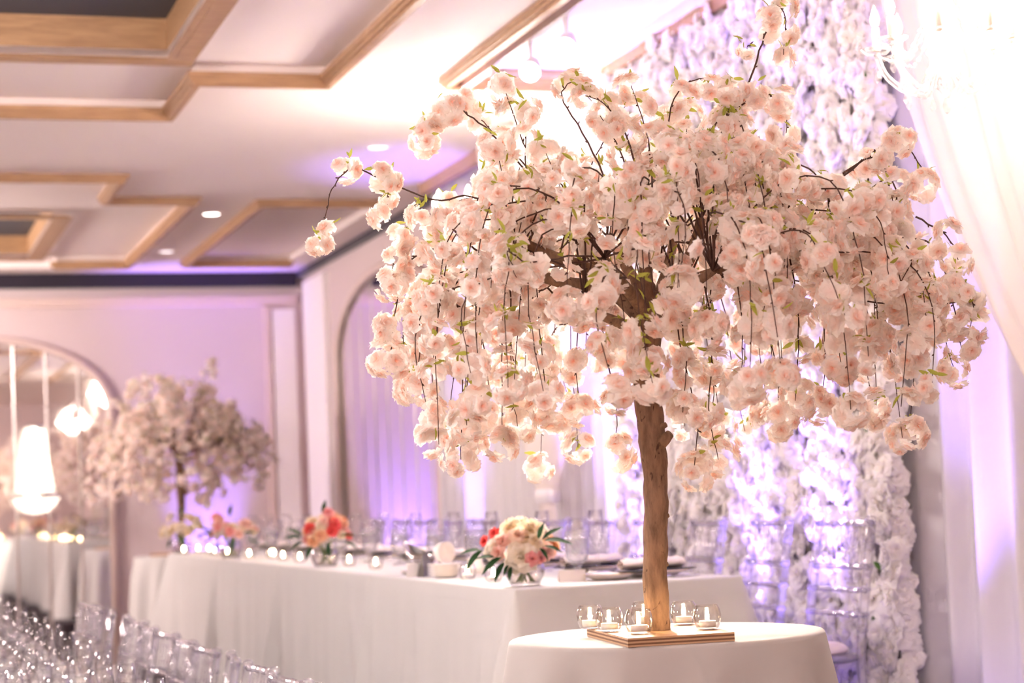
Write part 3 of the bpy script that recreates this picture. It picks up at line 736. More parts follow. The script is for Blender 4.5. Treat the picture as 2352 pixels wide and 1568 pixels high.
# the rest of the umbrella
for k in range(98):
    phi = 2 * pi * (k * .618034) + tr.uniform(-.1, .1); rho = .20 + .50 * sqrt(((k * 7) % 98 + .5) / 98)
    rho *= tr.uniform(.92, 1.06)
    d = Vector((cos(phi) * 1.0, sin(phi), 0)); off = Vector((.05, 0, 0))
    front = max(0, -sin(phi))
    zt = 1.17 - .34 * (rho / .75) ** 2 + tr.uniform(-.10, .07)            # top of the arch
    ztip = .63 - .10 * (1 - front) + tr.uniform(-.13, .18) + (.14 if rho < .36 else 0)
    b0 = min(ends, key=lambda e: (e[0] - (off + d * rho * .55 + Vector((0, 0, .85)))).length)[0]
    p1 = off + d * rho * .58 + Vector((0, 0, zt - .04)); p2 = off + d * rho * .88 + Vector((0, 0, zt - .02 - .06 * tr.random())); p3 = off + d * rho + Vector((0, 0, (zt + ztip) / 2)); p4 = off + d * rho * tr.uniform(.97, 1.04) + Vector((tr.uniform(-.03, .03), tr.uniform(-.03, .03), ztip))
    plan = [(.22, 3, .028), (.36, 4, .030), (.48, 4, .030), (.60, 5, .032), (.72, 4, .030), (.86, 3, .026), (1, tr.choice((4, 6, 8)), .034)]
    if rho < .33 and front > .5: continue
    plan = [q for q in plan if q[0] == 1 or tr.random() > .22]
    spray([b0, p1, p2, p3, p4], plan)
# short upright shoots inside the dome
for k in range(18):
    e, dr = ends[k % len(ends)]; p = e + Vector((tr.uniform(-.16, .16), tr.uniform(-.12, .12), tr.uniform(.18, .36)))
    spray([e, (e + p) / 2 + rdir(tr) * .02, p], [(.45, 4, .03), (.75, 5, .032), (1, 6, .034)])
# the 300 blossoms nearest the viewer are parts of their own, the others one mass
# sparser bloom right at the fork, where trunk and boughs show
def bare(p):
    if p.y > .06: return 0
    if -.045 < p.x < .035 and .68 < p.z < .83: return 1
    if -.30 < p.x < -.04 and .79 < p.z < .92: return .62
    if .05 < p.x < .15 and .82 < p.z < .94: return .62
    return 0
blossoms = [q for q in blossoms if tr.random() >= bare(q[0])]
blossoms.sort(key=lambda q: q[0].y)
fill = Geo()
for i, (p, d, ro, s) in enumerate(blossoms):
    M4 = aim_matrix(p, d, ro, s)
    if i < 300: o = link('blossom', BLM[i % 4], tree); o.matrix_local = M4
    else: fill.merge(BL[i % 4], M4)
o = fill.obj('blossom_mass', 'blossom', tree, smooth=False); o['kind'] = 'stuff'
o = leaves.obj('leaf_tips', 'leaf_green', tree, smooth=False); o['kind'] = 'stuff'
print('blossoms', len(blossoms), 'wall flowers', len(spots))
far_tree = dup(tree, (2.27, 15.05, 1.0885), radians(35), 'blurred blossom tree standing past the far end of the head table before the wall', 'blossom trees')

# ================================================================== TABLES AND CLOTHS
def round_table(loc, label_t, label_c):
    t = thing('cocktail_table', label_t, 'table', loc)
    Geo().lathe([(0, 1.04), (.36, 1.04), (.365, 1.05), (.36, 1.062), (0, 1.062)], 32).obj('table_top', 'plywood', t)
    Geo().tube([(0, 0, .02), (0, 0, 1.04)], .038, 12).obj('column', 'black_metal', t)
    Geo().lathe([(0, .0), (.27, .0), (.27, .012), (.06, .03), (0, .03)], 28).obj('foot', 'black_metal', t)
    R = .368; ph = [1.3, 4.1, .4]
    def fn(u, v):
        a = 2 * pi * u
        if v < .3: rr_ = R * v / .3; return (rr_ * cos(a), rr_ * sin(a), 1.068)
        s = (v - .3) / .7
        if s < .12: q = s / .12; return ((R + .012 * sin(q * pi / 2)) * cos(a), (R + .012 * sin(q * pi / 2)) * sin(a), 1.068 - .012 * (1 - cos(q * pi / 2)))
        q = (s - .12) / .88; dr = 1.05 * q
        fo = .034 * min(1, q * 6.5) * (.6 * sin(11 * a + ph[0] + .6 * sin(3 * a)) + .4 * sin(17 * a + ph[1]) * q) + .075 * q
        return ((R + .012 + fo) * cos(a), (R + .012 + fo) * sin(a), 1.056 - dr)
    o = Geo().grid(fn, 176, 34, closed=True).obj('round_tablecloth', 'round_linen', None, loc=loc)
    tag(o, label_c, 'tablecloth')
round_table((1.83, 4.48, 0), 'round cocktail table hidden under the cloth below the large tree', 'white floor-length cloth over the round table carrying the large tree and votives')
round_table((2.30, 15.10, 0), 'round cocktail table hidden under the cloth below the far tree', 'white floor-length cloth over the round table carrying the far tree')

HX0, HX1, HY0, HT = 1.95, 2.72, 6.0, 1.12
def rect_cloth(name, x0, x1, y0, y1, zt, zb, end0, end1, label, cat, grp, seed, mat='table_linen', flare=.26):
    """floor-length cloth; a skirt hangs on both long sides and on the ends asked for"""
    D = zt - zb; jn = lambda y: min([y0, y1], key=lambda q: abs(q - y)) if not (end0 and end1) else 1e9
    per = []                                              # perimeter: (x, y, outward, corner weight)
    def run(p, q, out, c0, c1, n):
        L = (Vector(q) - Vector(p)).length
        for i in range(n + 1):
            t = i / n; x, y = p[0] + (q[0] - p[0]) * t, p[1] + (q[1] - p[1]) * t
            cw = max(c0 * math.exp(-(t * L / .13) ** 1.4), c1 * math.exp(-((1 - t) * L / .13) ** 1.4))
            per.append((x, y, out, cw, y if abs(out[0]) > .5 else x))
    def corner(x, y, a0, a1):
        for i in range(1, 8):
            a = a0 + (a1 - a0) * i / 8; per.append((x, y, (cos(a), sin(a)), 1, 0))
    g = Geo()
    runs = []
    def flush():
        if per: runs.append(per[:]); per.clear()
    run((x0, y1), (x0, y0), (-1, 0), end1, end0, 90)
    if end0: corner(x0, y0, pi, 1.5 * pi); run((x0, y0), (x1, y0), (0, -1), 1, 1, 44); corner(x1, y0, 1.5 * pi, 2 * pi)
    else: flush()
    run((x1, y0), (x1, y1), (1, 0), end0, end1, 90)
    if end1: corner(x1, y1, 0, .5 * pi); run((x1, y1), (x0, y1), (0, 1), 1, 1, 44); corner(x0, y1, .5 * pi, pi)
    flush(); nv = 16
    for pr in runs:
        closed = bool(end0 and end1); n = len(pr)
        def fn(u, v, pr=pr, n=n):
            x, y, o, cw, s = pr[min(n - 1, int(round(u * (n - 1))))]
            if v * nv <= 2:
                q = v * nv / 2 * pi / 2; return (x + o[0] * .008 * sin(q), y + o[1] * .008 * sin(q), zt - .008 * (1 - cos(q)))
            d = (v * nv - 2) / (nv - 2)
            wv = .012 * sin(s * 9 + 1) + .010 * sin(s * 17 + 2.2) + .006 * sin(s * 31 + .7)
            if abs(o[0]) > .9: wv += .08 * math.exp(-((y - jn(y)) / .045) ** 2)
            off = .008 + d ** .9 * (cw * flare * D + (1 - cw) * (.025 + wv * 1.4))
            return (x + o[0] * off, y + o[1] * off, zt - .008 - (D - .008) * d)
        g.grid(fn, n - 1, nv)
    g.add([(x0, y0, zt), (x1, y0, zt), (x1, y1, zt), (x0, y1, zt)], [(0, 1, 2, 3)])
    o = g.obj(name, mat); tag(o, label, cat, grp); return o
def banquet_table(x0, x1, y0, y1, zt, zb, label, grp, inset=.06):
    t = thing('banquet_table', label, 'table', ((x0 + x1) / 2, (y0 + y1) / 2, zb), 0, grp)
    hx, hy, H_ = (x1 - x0) / 2 - .008, (y1 - y0) / 2 - .008, zt - zb - .004
    Geo().box((-hx, -hy, H_ - .025), (hx, hy, H_)).obj('table_top', 'plywood', t, smooth=False)
    for sx in (-1, 1):
        for sy in (-1, 1):
            Geo().tube([(sx * (hx - inset), sy * (hy - .12), 0), (sx * (hx - inset), sy * (hy - .12), H_ - .025)], .016, 8).obj('leg', 'black_metal', t)
hl = 1.87
for k in range(4):
    y0 = HY0 + k * hl; y1 = y0 + hl
    banquet_table(HX0, HX1, y0, y1, HT, ST, 'folding banquet table hidden under the head table cloth', 'head table sections')
    rect_cloth('tablecloth', HX0, HX1, y0 + .001, y1 - .001, HT, ST + .004, k == 0, k == 3,
               ('pale pink floor-length cloth on the head table section behind the large tree trunk', 'pale pink floor-length cloth on the head table section with the coral bouquet',
                'pale pink floor-length cloth on the head table section with the pale pink bouquet', 'pale pink floor-length cloth on the head table end beside the far tree')[k], 'tablecloth', 'head table cloths', k + 2)
# guest table in the foreground, lower left
GX0, GX1, GY0, GZ = -.15, .84, 4.6, .75
for k in range(4):
    y0 = GY0 + k * hl
    banquet_table(GX0, GX1, y0, y0 + hl, GZ, 0, 'folding banquet table hidden under the guest table cloth', 'guest table sections', .42)
    o = rect_cloth('tablecloth', GX0, GX1, y0 + .001, y0 + hl - .001, GZ, .56, k == 0, k == 3, 'white cloth on the low guest table crowded with glasses', 'tablecloth', 'guest table cloths', k + 9, 'round_linen', .05)

# ================================================================== CHAIRS
def make_chair():
    t = thing('chiavari_chair', '', 'chair')
    W2, LEAN = .178, .075
    def back(z): return -.19 - LEAN * max(0, (z - .45) / .47) ** 1.1
    for s in (-1, 1):
        p = [(back(z) if z > .45 else -.19 + .02 * (.45 - z) * -1, s * W2, z) for z in (0, .2, .45, .6, .75, .90)]
        Geo().tube(p, [.012, .015, .0165, .0165, .0165, .0165], 10).obj('back_post', 'acrylic', t)
        for z in (.53, .585, .67, .75, .835):
            Geo().lathe([(.0165, -.008), (.0205, -.003), (.0205, .003), (.0165, .008)], 10, (back(z), s * W2, z)).obj('collar', 'acrylic', t)
        Geo().lathe([(.0165, 0), (.021, .004), (.017, .010), (.020, .016), (.012, .024), (0, .026)], 12, (back(.9), s * W2, .895)).obj('finial', 'acrylic', t)
        Geo().tube([(.19, s * .19, 0), (.185, s * .188, .2), (.18, s * .186, .43)], [.011, .015, .017], 10).obj('front_leg', 'acrylic', t)
        Geo().tube([(-.19, s * W2, .22), (.185, s * .188, .22)], .009, 8).obj('stretcher', 'acrylic', t)
    for z, rr_ in ((.895, .011), (.745, .010), (.665, .009), (.582, .009)):
        n = 12; pts = [(back(z) - .012 * (1 - (2 * i / n - 1) ** 2), -W2 + 2 * W2 * i / n, z) for i in range(n + 1)]
        Geo().tube(pts, [rr_ * (1.25 if i % 3 == 0 else .95) for i in range(n + 1)], 8).obj('rail', 'acrylic', t)
    for k in range(7):
        y = -W2 + 2 * W2 * (k + 1) / 8; dx = -.012 * (1 - (y / W2) ** 2)
        zs = [.745, .775, .79, .805, .84, .855, .87, .895]
        Geo().tube([(back(z) + dx, y, z) for z in zs], [.0065, .0065, .009, .0065, .0065, .009, .0065, .0065], 8).obj('spindle', 'acrylic', t)
    Geo().tube([(.187, -.188, .2), (.187, .188, .2)], .009, 8).obj('stretcher', 'acrylic', t)
    g = Geo()
    def fn(u, v):
        a = 2 * pi * u; c_, s_ = cos(a), sin(a); k = (abs(c_) ** 6 + abs(s_) ** 6) ** (-1 / 6)
        R = [0, .9, 1, 1, .9, 0][int(round(v * 5))]; z = [.425, .425, .432, .448, .455, .455][int(round(v * 5))]
        return (.205 * k * c_ * R, .20 * k * s_ * R, z)
    Geo().grid(fn, 32, 5, closed=True).obj('seat', 'acrylic', t)
    def fc(u, v):
        a = 2 * pi * u; c_, s_ = cos(a), sin(a); k = (abs(c_) ** 5 + abs(s_) ** 5) ** (-1 / 5)
        R = [.0, .96, 1, 1, .93, .6, 0][int(round(v * 6))]; z = [.456, .456, .466, .476, .49, .498, .50][int(round(v * 6))]
        return (.01 + .185 * k * c_ * R, .185 * k * s_ * R, z)
    Geo().grid(fc, 32, 6, closed=True).obj('seat_cushion', 'cushion', t)
    return t
chair0 = make_chair()
LH = 'clear acrylic chair with spindle back behind the head table before the curtains'
chair0.location = (3.03, 6.33, ST); chair0.rotation_euler = (0, 0, pi + .06)
tag(chair0, 'clear acrylic chair at the end of the head table with its pink cushion showing', 'chair', 'head table chairs')
for k in range(1, 12):
    y = 6.33 + .612 * k
    lab = '%s clear acrylic chair along the head table counting from the violet curtain' % ('second', 'third', 'fourth', 'fifth')[k - 1] if k < 5 else LH
    dup(chair0, (3.025 + RNG.uniform(-.01, .01), y, ST), pi + RNG.uniform(-.08, .08), lab, 'head table chairs')
LG = 'clear acrylic chair along the guest table, its back to the head table'
for k in range(13):
    y = 5.32 + .5 * k + RNG.uniform(-.04, .04)
    dup(chair0, (.925 + RNG.uniform(-.015, .015), y, 0), pi * 1 + RNG.uniform(-.15, .15) + (.0), LG, 'guest table chairs')

# ================================================================== TABLEWARE
def shell(prof, n=22): return Geo().lathe(prof, n)
GL = {
 'wine_glass': [(0, .0), (.034, .001), (.034, .003), (.008, .008), (.0045, .02), (.0045, .085), (.012, .095), (.034, .118), (.041, .145), (.039, .18), (.033, .205), (.0322, .205), (.038, .18), (.040, .145), (.033, .119), (0, .1)],
 'champagne_flute': [(0, .0), (.031, .001), (.031, .003), (.007, .008), (.0045, .02), (.0048, .05), (.0075, .06), (.0048, .07), (.0055, .09), (.017, .115), (.026, .15), (.028, .185), (.024, .23), (.0232, .23), (.027, .185), (.025, .15), (.016, .117), (0, .098)],
 'water_goblet': [(0, .0), (.035, .001), (.035, .004), (.012, .010), (.008, .02), (.008, .035), (.014, .045), (.034, .060), (.041, .09), (.041, .13), (.038, .165), (.0372, .165), (.040, .13), (.040, .09), (.033, .062), (0, .05)]}
GM = {k: shell(v).mesh(k, 'goblet_glass' if k == 'water_goblet' else 'glass') for k, v in GL.items()}
FILL = {'wine_glass': shell([(0, .101), (.031, .119), (.037, .136), (.036, .138), (0, .138)]).mesh('wine', 'wine_water'),
        'water_goblet': shell([(0, .051), (.032, .063), (.039, .09), (.039, .135), (0, .135)]).mesh('water', 'water')}
def ice(r):
    g = Geo()
    for k in range(5):
        s = .011; p = Vector((r.uniform(-.018, .018), r.uniform(-.018, .018), .10 + .011 * k * .6)); q = Matrix.Rotation(r.uniform(0, 3), 3, rdir(r))
        b = Geo().box((-s, -s, -s), (s, s, s)); g.merge(b, Matrix.Translation(p) @ q.to_4x4())
    return g.mesh('ice', 'water', False)
ICE = ice(random.Random(4))
def glass(kind, x, y, z, label, grp):
    t = thing(kind, label, 'glass', (x, y, z), RNG.uniform(0, 6), grp)
    link('glass_shell', GM[kind], t)
    if kind in FILL:
        w_ = link('wine' if kind == 'wine_glass' else 'water', FILL[kind], t)
        if kind == 'water_goblet': link('ice_cubes', ICE, w_)
VOT = shell([(0, .0), (.018, .0), (.026, .004), (.031, .018), (.0325, .032), (.030, .046), (.0255, .056), (.0248, .056), (.0292, .046), (.0315, .032), (.030, .018), (.025, .006), (0, .004)], 26).mesh('votive', 'votive_glass')
CUP = shell([(0, .0055), (.0185, .0055), (.0195, .008), (.0195, .0195), (.0188, .0195), (.0186, .0175)], 22).mesh('cup', 'plastic_white')
WAX = shell([(0, .0165), (.0186, .0172)], 22).mesh('wax', 'wax')
FLM = shell([(0, .019), (.0036, .022), (.0056, .029), (.0042, .039), (0, .050)], 8).mesh('flame', 'flame')
WCK = shell([(.0008, .0165), (.0008, .022)], 5).mesh('wick', 'black_metal')
def votive(x, y, z, label_h, label_c, grp, light=0):
    t = thing('votive_holder', label_h, 'candle holder', (x, y, z), 0, grp); link('glass_bowl', VOT, t)
    c = thing('tealight_candle', label_c, 'candle', (x, y, z), 0, grp + ' candles')
    link('cup', CUP, c); wx = link('wax', WAX, c); link('wick', WCK, wx); link('flame', FLM, c)
    if light: lamp('candle_light', 'POINT', (x, y, z + .034), (1, .62, .28), light, .006)
for i, (x, y) in enumerate([(1.656, 4.53), (1.653, 4.393), (1.678, 4.268), (1.80, 4.54), (1.868, 4.455), (1.845, 4.262)]):
    nm = ('outermost on the left edge of the plywood board', 'midway along the left edge of the plywood board', 'at the front corner of the plywood board',
          'half hidden behind the front votive and trunk', 'behind the trunk on the plywood board', 'alone at the right front corner of the plywood board')[i]
    votive(x, y, TZ + .0005, 'round clear glass votive holder ' + nm, 'lit white tealight in the votive ' + nm, 'votives on the tree board', P_VOT)
gv = 'votives on the head table'
for x, y, nm in [(2.062, 6.90, 'between large bouquet and saucer stack'), (2.05, 6.55, 'right against the large cream bouquet'), (2.089, 10.35, 'left of the coral bouquet, farther one'), (2.084, 9.90, 'left of the coral bouquet, closer one'),
                 (2.12, 8.98, 'right against the coral bouquet'), (2.10, 8.40, 'between coral bouquet and sauce boat'), (2.131, 12.95, 'near the cream yellow bouquet'), (2.06, 12.3, 'near the far trunk'), (2.05, 11.8, 'just left of the pale pink bouquet'),
                 (2.1, 13.2, 'near the cream yellow bouquet'), (1.99, 13.1, 'near the cream yellow bouquet'), (2.15, 10.9, 'just right of the pale pink bouquet'), (2.16, 11.03, 'just right of the pale pink bouquet'), (2.2, 7.9, 'behind the sauce boat'), (2.05, 11.1, 'just right of the pale pink bouquet'), (2.12, 12.1, 'near the far trunk')]:
    votive(x, y, HT + .0005, 'clear glass votive holder on the head table ' + nm, 'lit tealight on the head table ' + nm, gv, .25)

# place settings
def plate_obj(name, R, x, y, z, label, grp, mat='china', n=36):
    g = shell([(0, .003), (R * .62, .003), (R * .70, .006), (R, .019), (R, .0215), (R * .70, .0095), (R * .60, .0065), (0, .0065)], n)
    t = thing(name, label, 'plate', (x, y, z), 0, grp); g.obj('plate_body', mat, t)
    Geo().lathe([(R * .985, .0205), (R * 1.004, .0215), (R * 1.004, .0195)], n).obj('rim_line', 'gold_rim', t); return t
def napkin(x, y, z, rz, label, grp):
    t = thing('folded_napkin', label, 'napkin', (x, y, z), rz, grp)
    def fn(u, v):
        a = 2 * pi * v; x_ = (u - .5) * .23; pl = 1 - .35 * abs(2 * u - 1) ** 3
        return (x_, (.048 + .006 * sin(x_ * 55)) * cos(a) * pl, .0175 + .0165 * (sin(a) + .12 * sin(3 * a + x_ * 30)) * (.75 + .25 * pl))
    Geo().grid(fn, 18, 18).obj('napkin_roll', 'napkin_linen', t)
    Geo().grid(lambda u, v: ((u - .5) * .20, -.035 + .075 * v, .034 + .004 * sin(v * 3.1) - .012 * (2 * v - 1) ** 2 + .002 * sin(u * 20)), 12, 5).obj('top_fold', 'napkin_linen', t)
    return t
def menu_folder(x, y, z, rz, grp):
    t = thing('menu_folder', 'black folded menu lying under a white napkin', 'menu', (x, y, z), rz, grp)
    Geo().box((-.13, -.065, 0), (.13, .065, .003)).obj('cover', 'black_cloth', t, smooth=False); return t
def cutlery(kind, x, y, z, rz, label, grp):
    t = thing(kind, label, 'cutlery', (x, y, z), rz, grp)
    Geo().tube([(-.09, 0, .004), (-.03, 0, .005), (.02, 0, .006)], [.006, .004, .003], 8).obj('handle', 'chrome', t)
    Geo().add([(.018, -.004, .004), (.018, .004, .004), (.05, .011, .004), (.10, .008, .004), (.115, 0, .004), (.05, -.008, .004),
               (.018, -.004, .006), (.018, .004, .006), (.05, .011, .006), (.10, .008, .006), (.115, 0, .006), (.05, -.008, .006)],
              [(0, 1, 2, 3, 4, 5), (11, 10, 9, 8, 7, 6), (0, 6, 7, 1), (1, 7, 8, 2), (2, 8, 9, 3), (3, 9, 10, 4), (4, 10, 11, 5), (5, 11, 6, 0)]).obj('blade' if kind == 'dinner_knife' else 'bowl', 'chrome', t, smooth=False)
gh = 'head table settings'
for k in range(12):
    y = 6.32 + .59 * k
    p = plate_obj('dinner_plate', .125, 2.545, y, HT, 'white dinner plate with thin gold rim laid on the head table', 'head table plates')
    menu_folder(2.53, y - .05, HT + .0225, .25, 'head table menus')
    napkin(2.54, y + .0, HT + .0262, .1 + RNG.uniform(-.2, .2), 'white napkin folded into a long roll on a head table plate', 'head table napkins')
    cutlery('dinner_knife', 2.53, y - .155, HT, .05, 'polished steel knife beside a head table plate', 'head table cutlery')
    cutlery('dinner_spoon', 2.53, y - .18, HT, .05, 'polished steel spoon beside a head table plate', 'head table cutlery')
    j = lambda: RNG.uniform(-.02, .02)
    glass('water_goblet', 2.31 + j() * .5, y + .11, HT, 'stemmed goblet of iced water on the head table', 'head table goblets')
    glass('wine_glass', 2.355 + j() * .5, y + .21, HT, 'tall stemmed wine glass on the head table', 'head table wine glasses')
    glass('champagne_flute', 2.44 + j() * .5, y + .27, HT, 'slender champagne flute on the head table', 'head table flutes')
# second, nearer plate at the table end with a place card
plate_obj('side_plate', .09, 2.36, 6.25, HT, 'small white plate at the near end of the head table', 'head table plates')
t = thing('place_card', 'small white and kraft tent place card beside the large bouquet', 'place card', (2.235, 6.27, HT), -.25)
Geo().add([(-.045, -.022, 0), (.045, -.022, 0), (.045, 0, .038), (-.045, 0, .038), (-.045, -.0205, 0), (.045, -.0205, 0), (.045, .001, .036), (-.045, .001, .036)], [(0, 1, 2, 3), (7, 6, 5, 4), (0, 4, 5, 1), (1, 5, 6, 2), (0, 3, 7, 4)]).obj('front_leaf', 'card_white', t, smooth=False)
Geo().add([(-.045, .022, 0), (.045, .022, 0), (.045, 0, .038), (-.045, 0, .038), (-.045, .0205, 0), (.045, .0205, 0), (.045, -.001, .036), (-.045, -.001, .036)], [(3, 2, 1, 0), (4, 5, 6, 7), (1, 5, 4, 0), (2, 6, 5, 1), (4, 7, 3, 0)]).obj('back_leaf', 'card_kraft', t, smooth=False)

# saucers with two cups on their sides
for k in range(5):
    o = shell([(0, .002), (.035, .002), (.045, .005), (.068, .013), (.068, .0145), (.045, .0075), (0, .006)], 30).obj('saucer', 'china', None, loc=(2.05, 7.14, HT + .0095 * k))
    tag(o, 'white saucer in the stack beneath the two resting coffee cups' if k < 4 else 'white saucer topmost of its stack under the two resting coffee cups', 'saucer', 'stacked saucers')
def coffee_cup(loc, rot, label):
    t = thing('coffee_cup', label, 'cup', loc); t.rotation_euler = rot
    shell([(0, 0), (.022, 0), (.024, .003), (.036, .022), (.041, .055), (.0395, .055), (.034, .022), (.02, .005), (0, .004)], 28).obj('cup_body', 'china', t)
    pts = [(.037 + .022 * sin(a), 0, .03 + .016 * -cos(a)) for a in [pi * i / 10 for i in range(11)]]
    Geo().tube(pts, .004, 8).obj('handle', 'china', t)
coffee_cup((2.035, 7.19, HT + .093), (radians(90), 0, radians(25)), 'white coffee cup lying on its side on the saucer stack')
coffee_cup((2.115, 7.06, HT + .0415), (radians(80), 0, radians(70)), 'white coffee cup tipped beside the saucer stack showing its handle')
# silver sauce boat on a tray
t = thing('sauce_tray', 'flat oval silver tray under the sauce boat', 'tray', (2.10, 7.62, HT), .3)
def oval(u, v):
    a = 2 * pi * u; R = [0, .8, .95, 1, .95, .78, 0][int(round(v * 6))]; z = [.002, .002, .006, .012, .010, .006, .006][int(round(v * 6))]
    return (.075 * R * cos(a), .13 * R * sin(a), z)
Geo().grid(oval, 36, 6, closed=True).obj('tray_body', 'silver', t)
t = thing('sauce_boat', 'pewter-grey sauce boat with long pointed lip on a silver tray', 'sauce boat', (2.10, 7.62, HT + .0065), .3)
def boat(u, v):
    a = 2 * pi * u; s = [0, .38, .45, .62, .85, .95, .93, .82, .58, .3, 0][int(round(v * 10))]; z = [.0, .0, .015, .028, .05, .075, .073, .05, .032, .022, .02][int(round(v * 10))]
    y = .115 * s * sin(a); lift = .045 * max(0, sin(a)) ** 2 * (z / .075) + .012 * max(0, -sin(a)) ** 2 * (z / .075)
    return (.055 * s * cos(a) * (1 - .35 * max(0, sin(a))), y * (1 + .25 * max(0, sin(a)) * s), z + lift)
Geo().grid(boat, 36, 10, closed=True).obj('boat_body', 'silver', t)
Geo().tube([(0, -.10, .075), (0, -.14, .085), (0, -.15, .06), (0, -.11, .03)], .004, 8).obj('handle', 'silver', t)
# dark wedge menu stand and a white number card
t = thing('card_stand', 'dark metal wedge card stand beside the saucer stack', 'card stand', (2.025, 7.33, HT), .2)
Geo().add([(-.022, -.03, 0), (.022, -.03, 0), (.022, .03, 0), (-.022, .03, 0), (-.012, -.006, .085), (.012, -.006, .085), (.012, .006, .085), (-.012, .006, .085)],
          [(3, 2, 1, 0), (4, 5, 6, 7), (0, 1, 5, 4), (1, 2, 6, 5), (2, 3, 7, 6), (3, 0, 4, 7)]).obj('wedge', 'pewter', t, smooth=False)
Geo().lathe([(.010, .085), (.012, .09), (.006, .097), (0, .098)], 10).obj('knob', 'pewter', t)
tag(Geo().box((-.026, -.002, 0), (.026, .002, .052)).obj('upright_card', 'card_white', None, smooth=False, loc=(1.985, 7.36, HT), rot=(0, 0, .05)), 'small blank white card standing upright before the dark wedge stand', 'card')

# bouquets ----------------------------------------------------------
CR, BLU, COR, PCH, WHT, PNK = (.90, .82, .66), (.90, .66, .58), (.85, .16, .15), (.90, .60, .38), (.90, .85, .76), (.86, .45, .44)
ROSE = [(6, 1.0, .45, 1.15, .5), (6, .95, .85, 1.1, .35), (5, .85, 1.15, 1.0, .1), (5, .66, 1.3, .85, -.05), (4, .48, 1.4, .7, -.1)]
PEON = [(8, 1.0, .25, .8, .3), (8, .98, .6, .75, .2), (8, .92, .9, .7, .1), (7, .8, 1.15, .6, 0), (6, .6, 1.35, .5, 0), (5, .42, 1.5, .5, -.1)]
ROSES = {}
def rose_mesh(kind, col):
    key = (kind, col)
    if key not in ROSES:
        dk = tuple(c * q for c, q in zip(col, (.97, .84, .78) if kind == 'rose' else (.99, .95, .88)))
        ROSES[key] = bloom(len(ROSES) + 5, 1.0, ROSE if kind == 'rose' else PEON, dk, col, .06 if kind == 'rose' else .2).mesh(kind, 'bouquet', True)
    return ROSES[key]
LEAF_D = leaf_geo(.075, .030, (.03, .075, .03, 1), bend=.35, n=6).mesh('bouquet_leaf', 'leaf_green', True)
def bouquet(loc, rz, label, flowers, leaves_, s=1.0):
    t = thing('flower_arrangement', label, 'flower arrangement', loc, rz, 'bouquets on the head table')
    shell([(0, .0), (.045, .0), (.050, .004), (.062, .03), (.066, .05), (.060, .075), (.055, .082), (.0535, .082), (.0585, .075), (.0645, .05), (.060, .03), (.047, .007), (0, .006)], 30).obj('glass_bowl', 'glass', t)
    shell([(0, .007), (.047, .008), (.0595, .03), (.0638, .05), (.0628, .056), (0, .056)], 26).obj('vase_water', 'wine_water', t)
    br = random.Random(len(label))
    for k in range(9):
        a = k * 2.4; Geo().tube([(.03 * cos(a), .03 * sin(a), .012), (-.015 * cos(a + .5), -.015 * sin(a + .5), .07), (-.04 * cos(a), -.04 * sin(a), .13)], .003, 6).obj('stem', 'stem_green', t)
    for x, y, z, R, kind, col in flowers:
        c0 = Vector((0, .01, .10)); p = Vector((x, y, z)); d = (p - c0).normalized(); d = (d + Vector((0, -.35, .1))).normalized()
        o = link(kind, rose_mesh(kind, col), t); o.matrix_local = aim_matrix(p - d * R * .5, d, br.uniform(0, 6), R)
    for x, y, z, dx, dy, dz, L in leaves_:
        d = Vector((dx, dy, dz)).normalized(); up = Vector((0, -.5, 1)); xax = d.cross(up).normalized(); zax = xax.cross(d)
        M3 = Matrix((xax, d, zax)).transposed().to_4x4(); o = link('leaf', LEAF_D, t); o.matrix_local = Matrix.Translation((x, y, z)) @ M3 @ Matrix.Scale(L, 4)
    return t
def Q(px, py, y): return ((px - 1205) / 690 + .0, y, (1346 - py) / 690)
F = [(1200, 1278, -.075, .062, 'peony', WHT), (1222, 1215, -.02, .052, 'peony', CR), (1175, 1210, .0, .045, 'peony', CR), (1155, 1243, -.05, .036, 'rose', BLU), (1192, 1228, -.06, .034, 'rose', lerp(CR, BLU, .5)),
     (1132, 1262, -.04, .042, 'peony', WHT), (1137, 1224, -.01, .024, 'rose', COR), (1115, 1241, -.01, .022, 'rose', COR), (1145, 1268, -.07, .030, 'rose', BLU), (1222, 1284, -.10, .026, 'rose', PNK), (1242, 1284, -.08, .022, 'rose', PNK),
     (1232, 1245, -.06, .036, 'rose', CR), (1272, 1258, .02, .045, 'peony', PCH), (1258, 1270, -.04, .036, 'peony', BLU), (1210, 1235, -.055, .026, 'rose', CR), (1200, 1205, .06, .045, 'peony', CR), (1250, 1225, .04, .045, 'peony', WHT), (1140, 1245, .06, .045, 'peony', BLU), (1215, 1260, .08, .05, 'peony', WHT), (1180, 1295, -.03, .045, 'peony', WHT)]
FLA = [(*Q(a, b, c), R, k, col) for a, b, c, R, k, col in F]
LVA = [(*Q(1238, 1242, -.09), .2, -.2, 1, .7), (*Q(1246, 1244, -.09), .7, -.2, .7, 1.0), (*Q(1250, 1246, -.09), 1, -.1, .12, 1.2), (*Q(1250, 1258, -.09), .9, -.2, -.1, .8), (*Q(1240, 1262, -.09), .5, -.3, -.5, .6),
       (*Q(1110, 1262, -.06), -1, -.1, .15, .9), (*Q(1112, 1262, -.06), -.85, -.2, -.6, 1.1), (*Q(1140, 1278, -.09), -1, -.2, .25, .8), (*Q(1155, 1278, -.09), -.9, -.3, -.4, 1.1), (*Q(1160, 1290, -.09), -.6, -.3, -.7, .9), (*Q(1175, 1300, -.08), -.3, -.3, -1, .6), (*Q(1168, 1296, -.09), -.6, -.4, -.9, .5)]
bouquet((2.04, 6.175, HT + .0005), radians(-18), 'large low bouquet of cream peonies and blush roses at the head table corner', FLA, LVA)
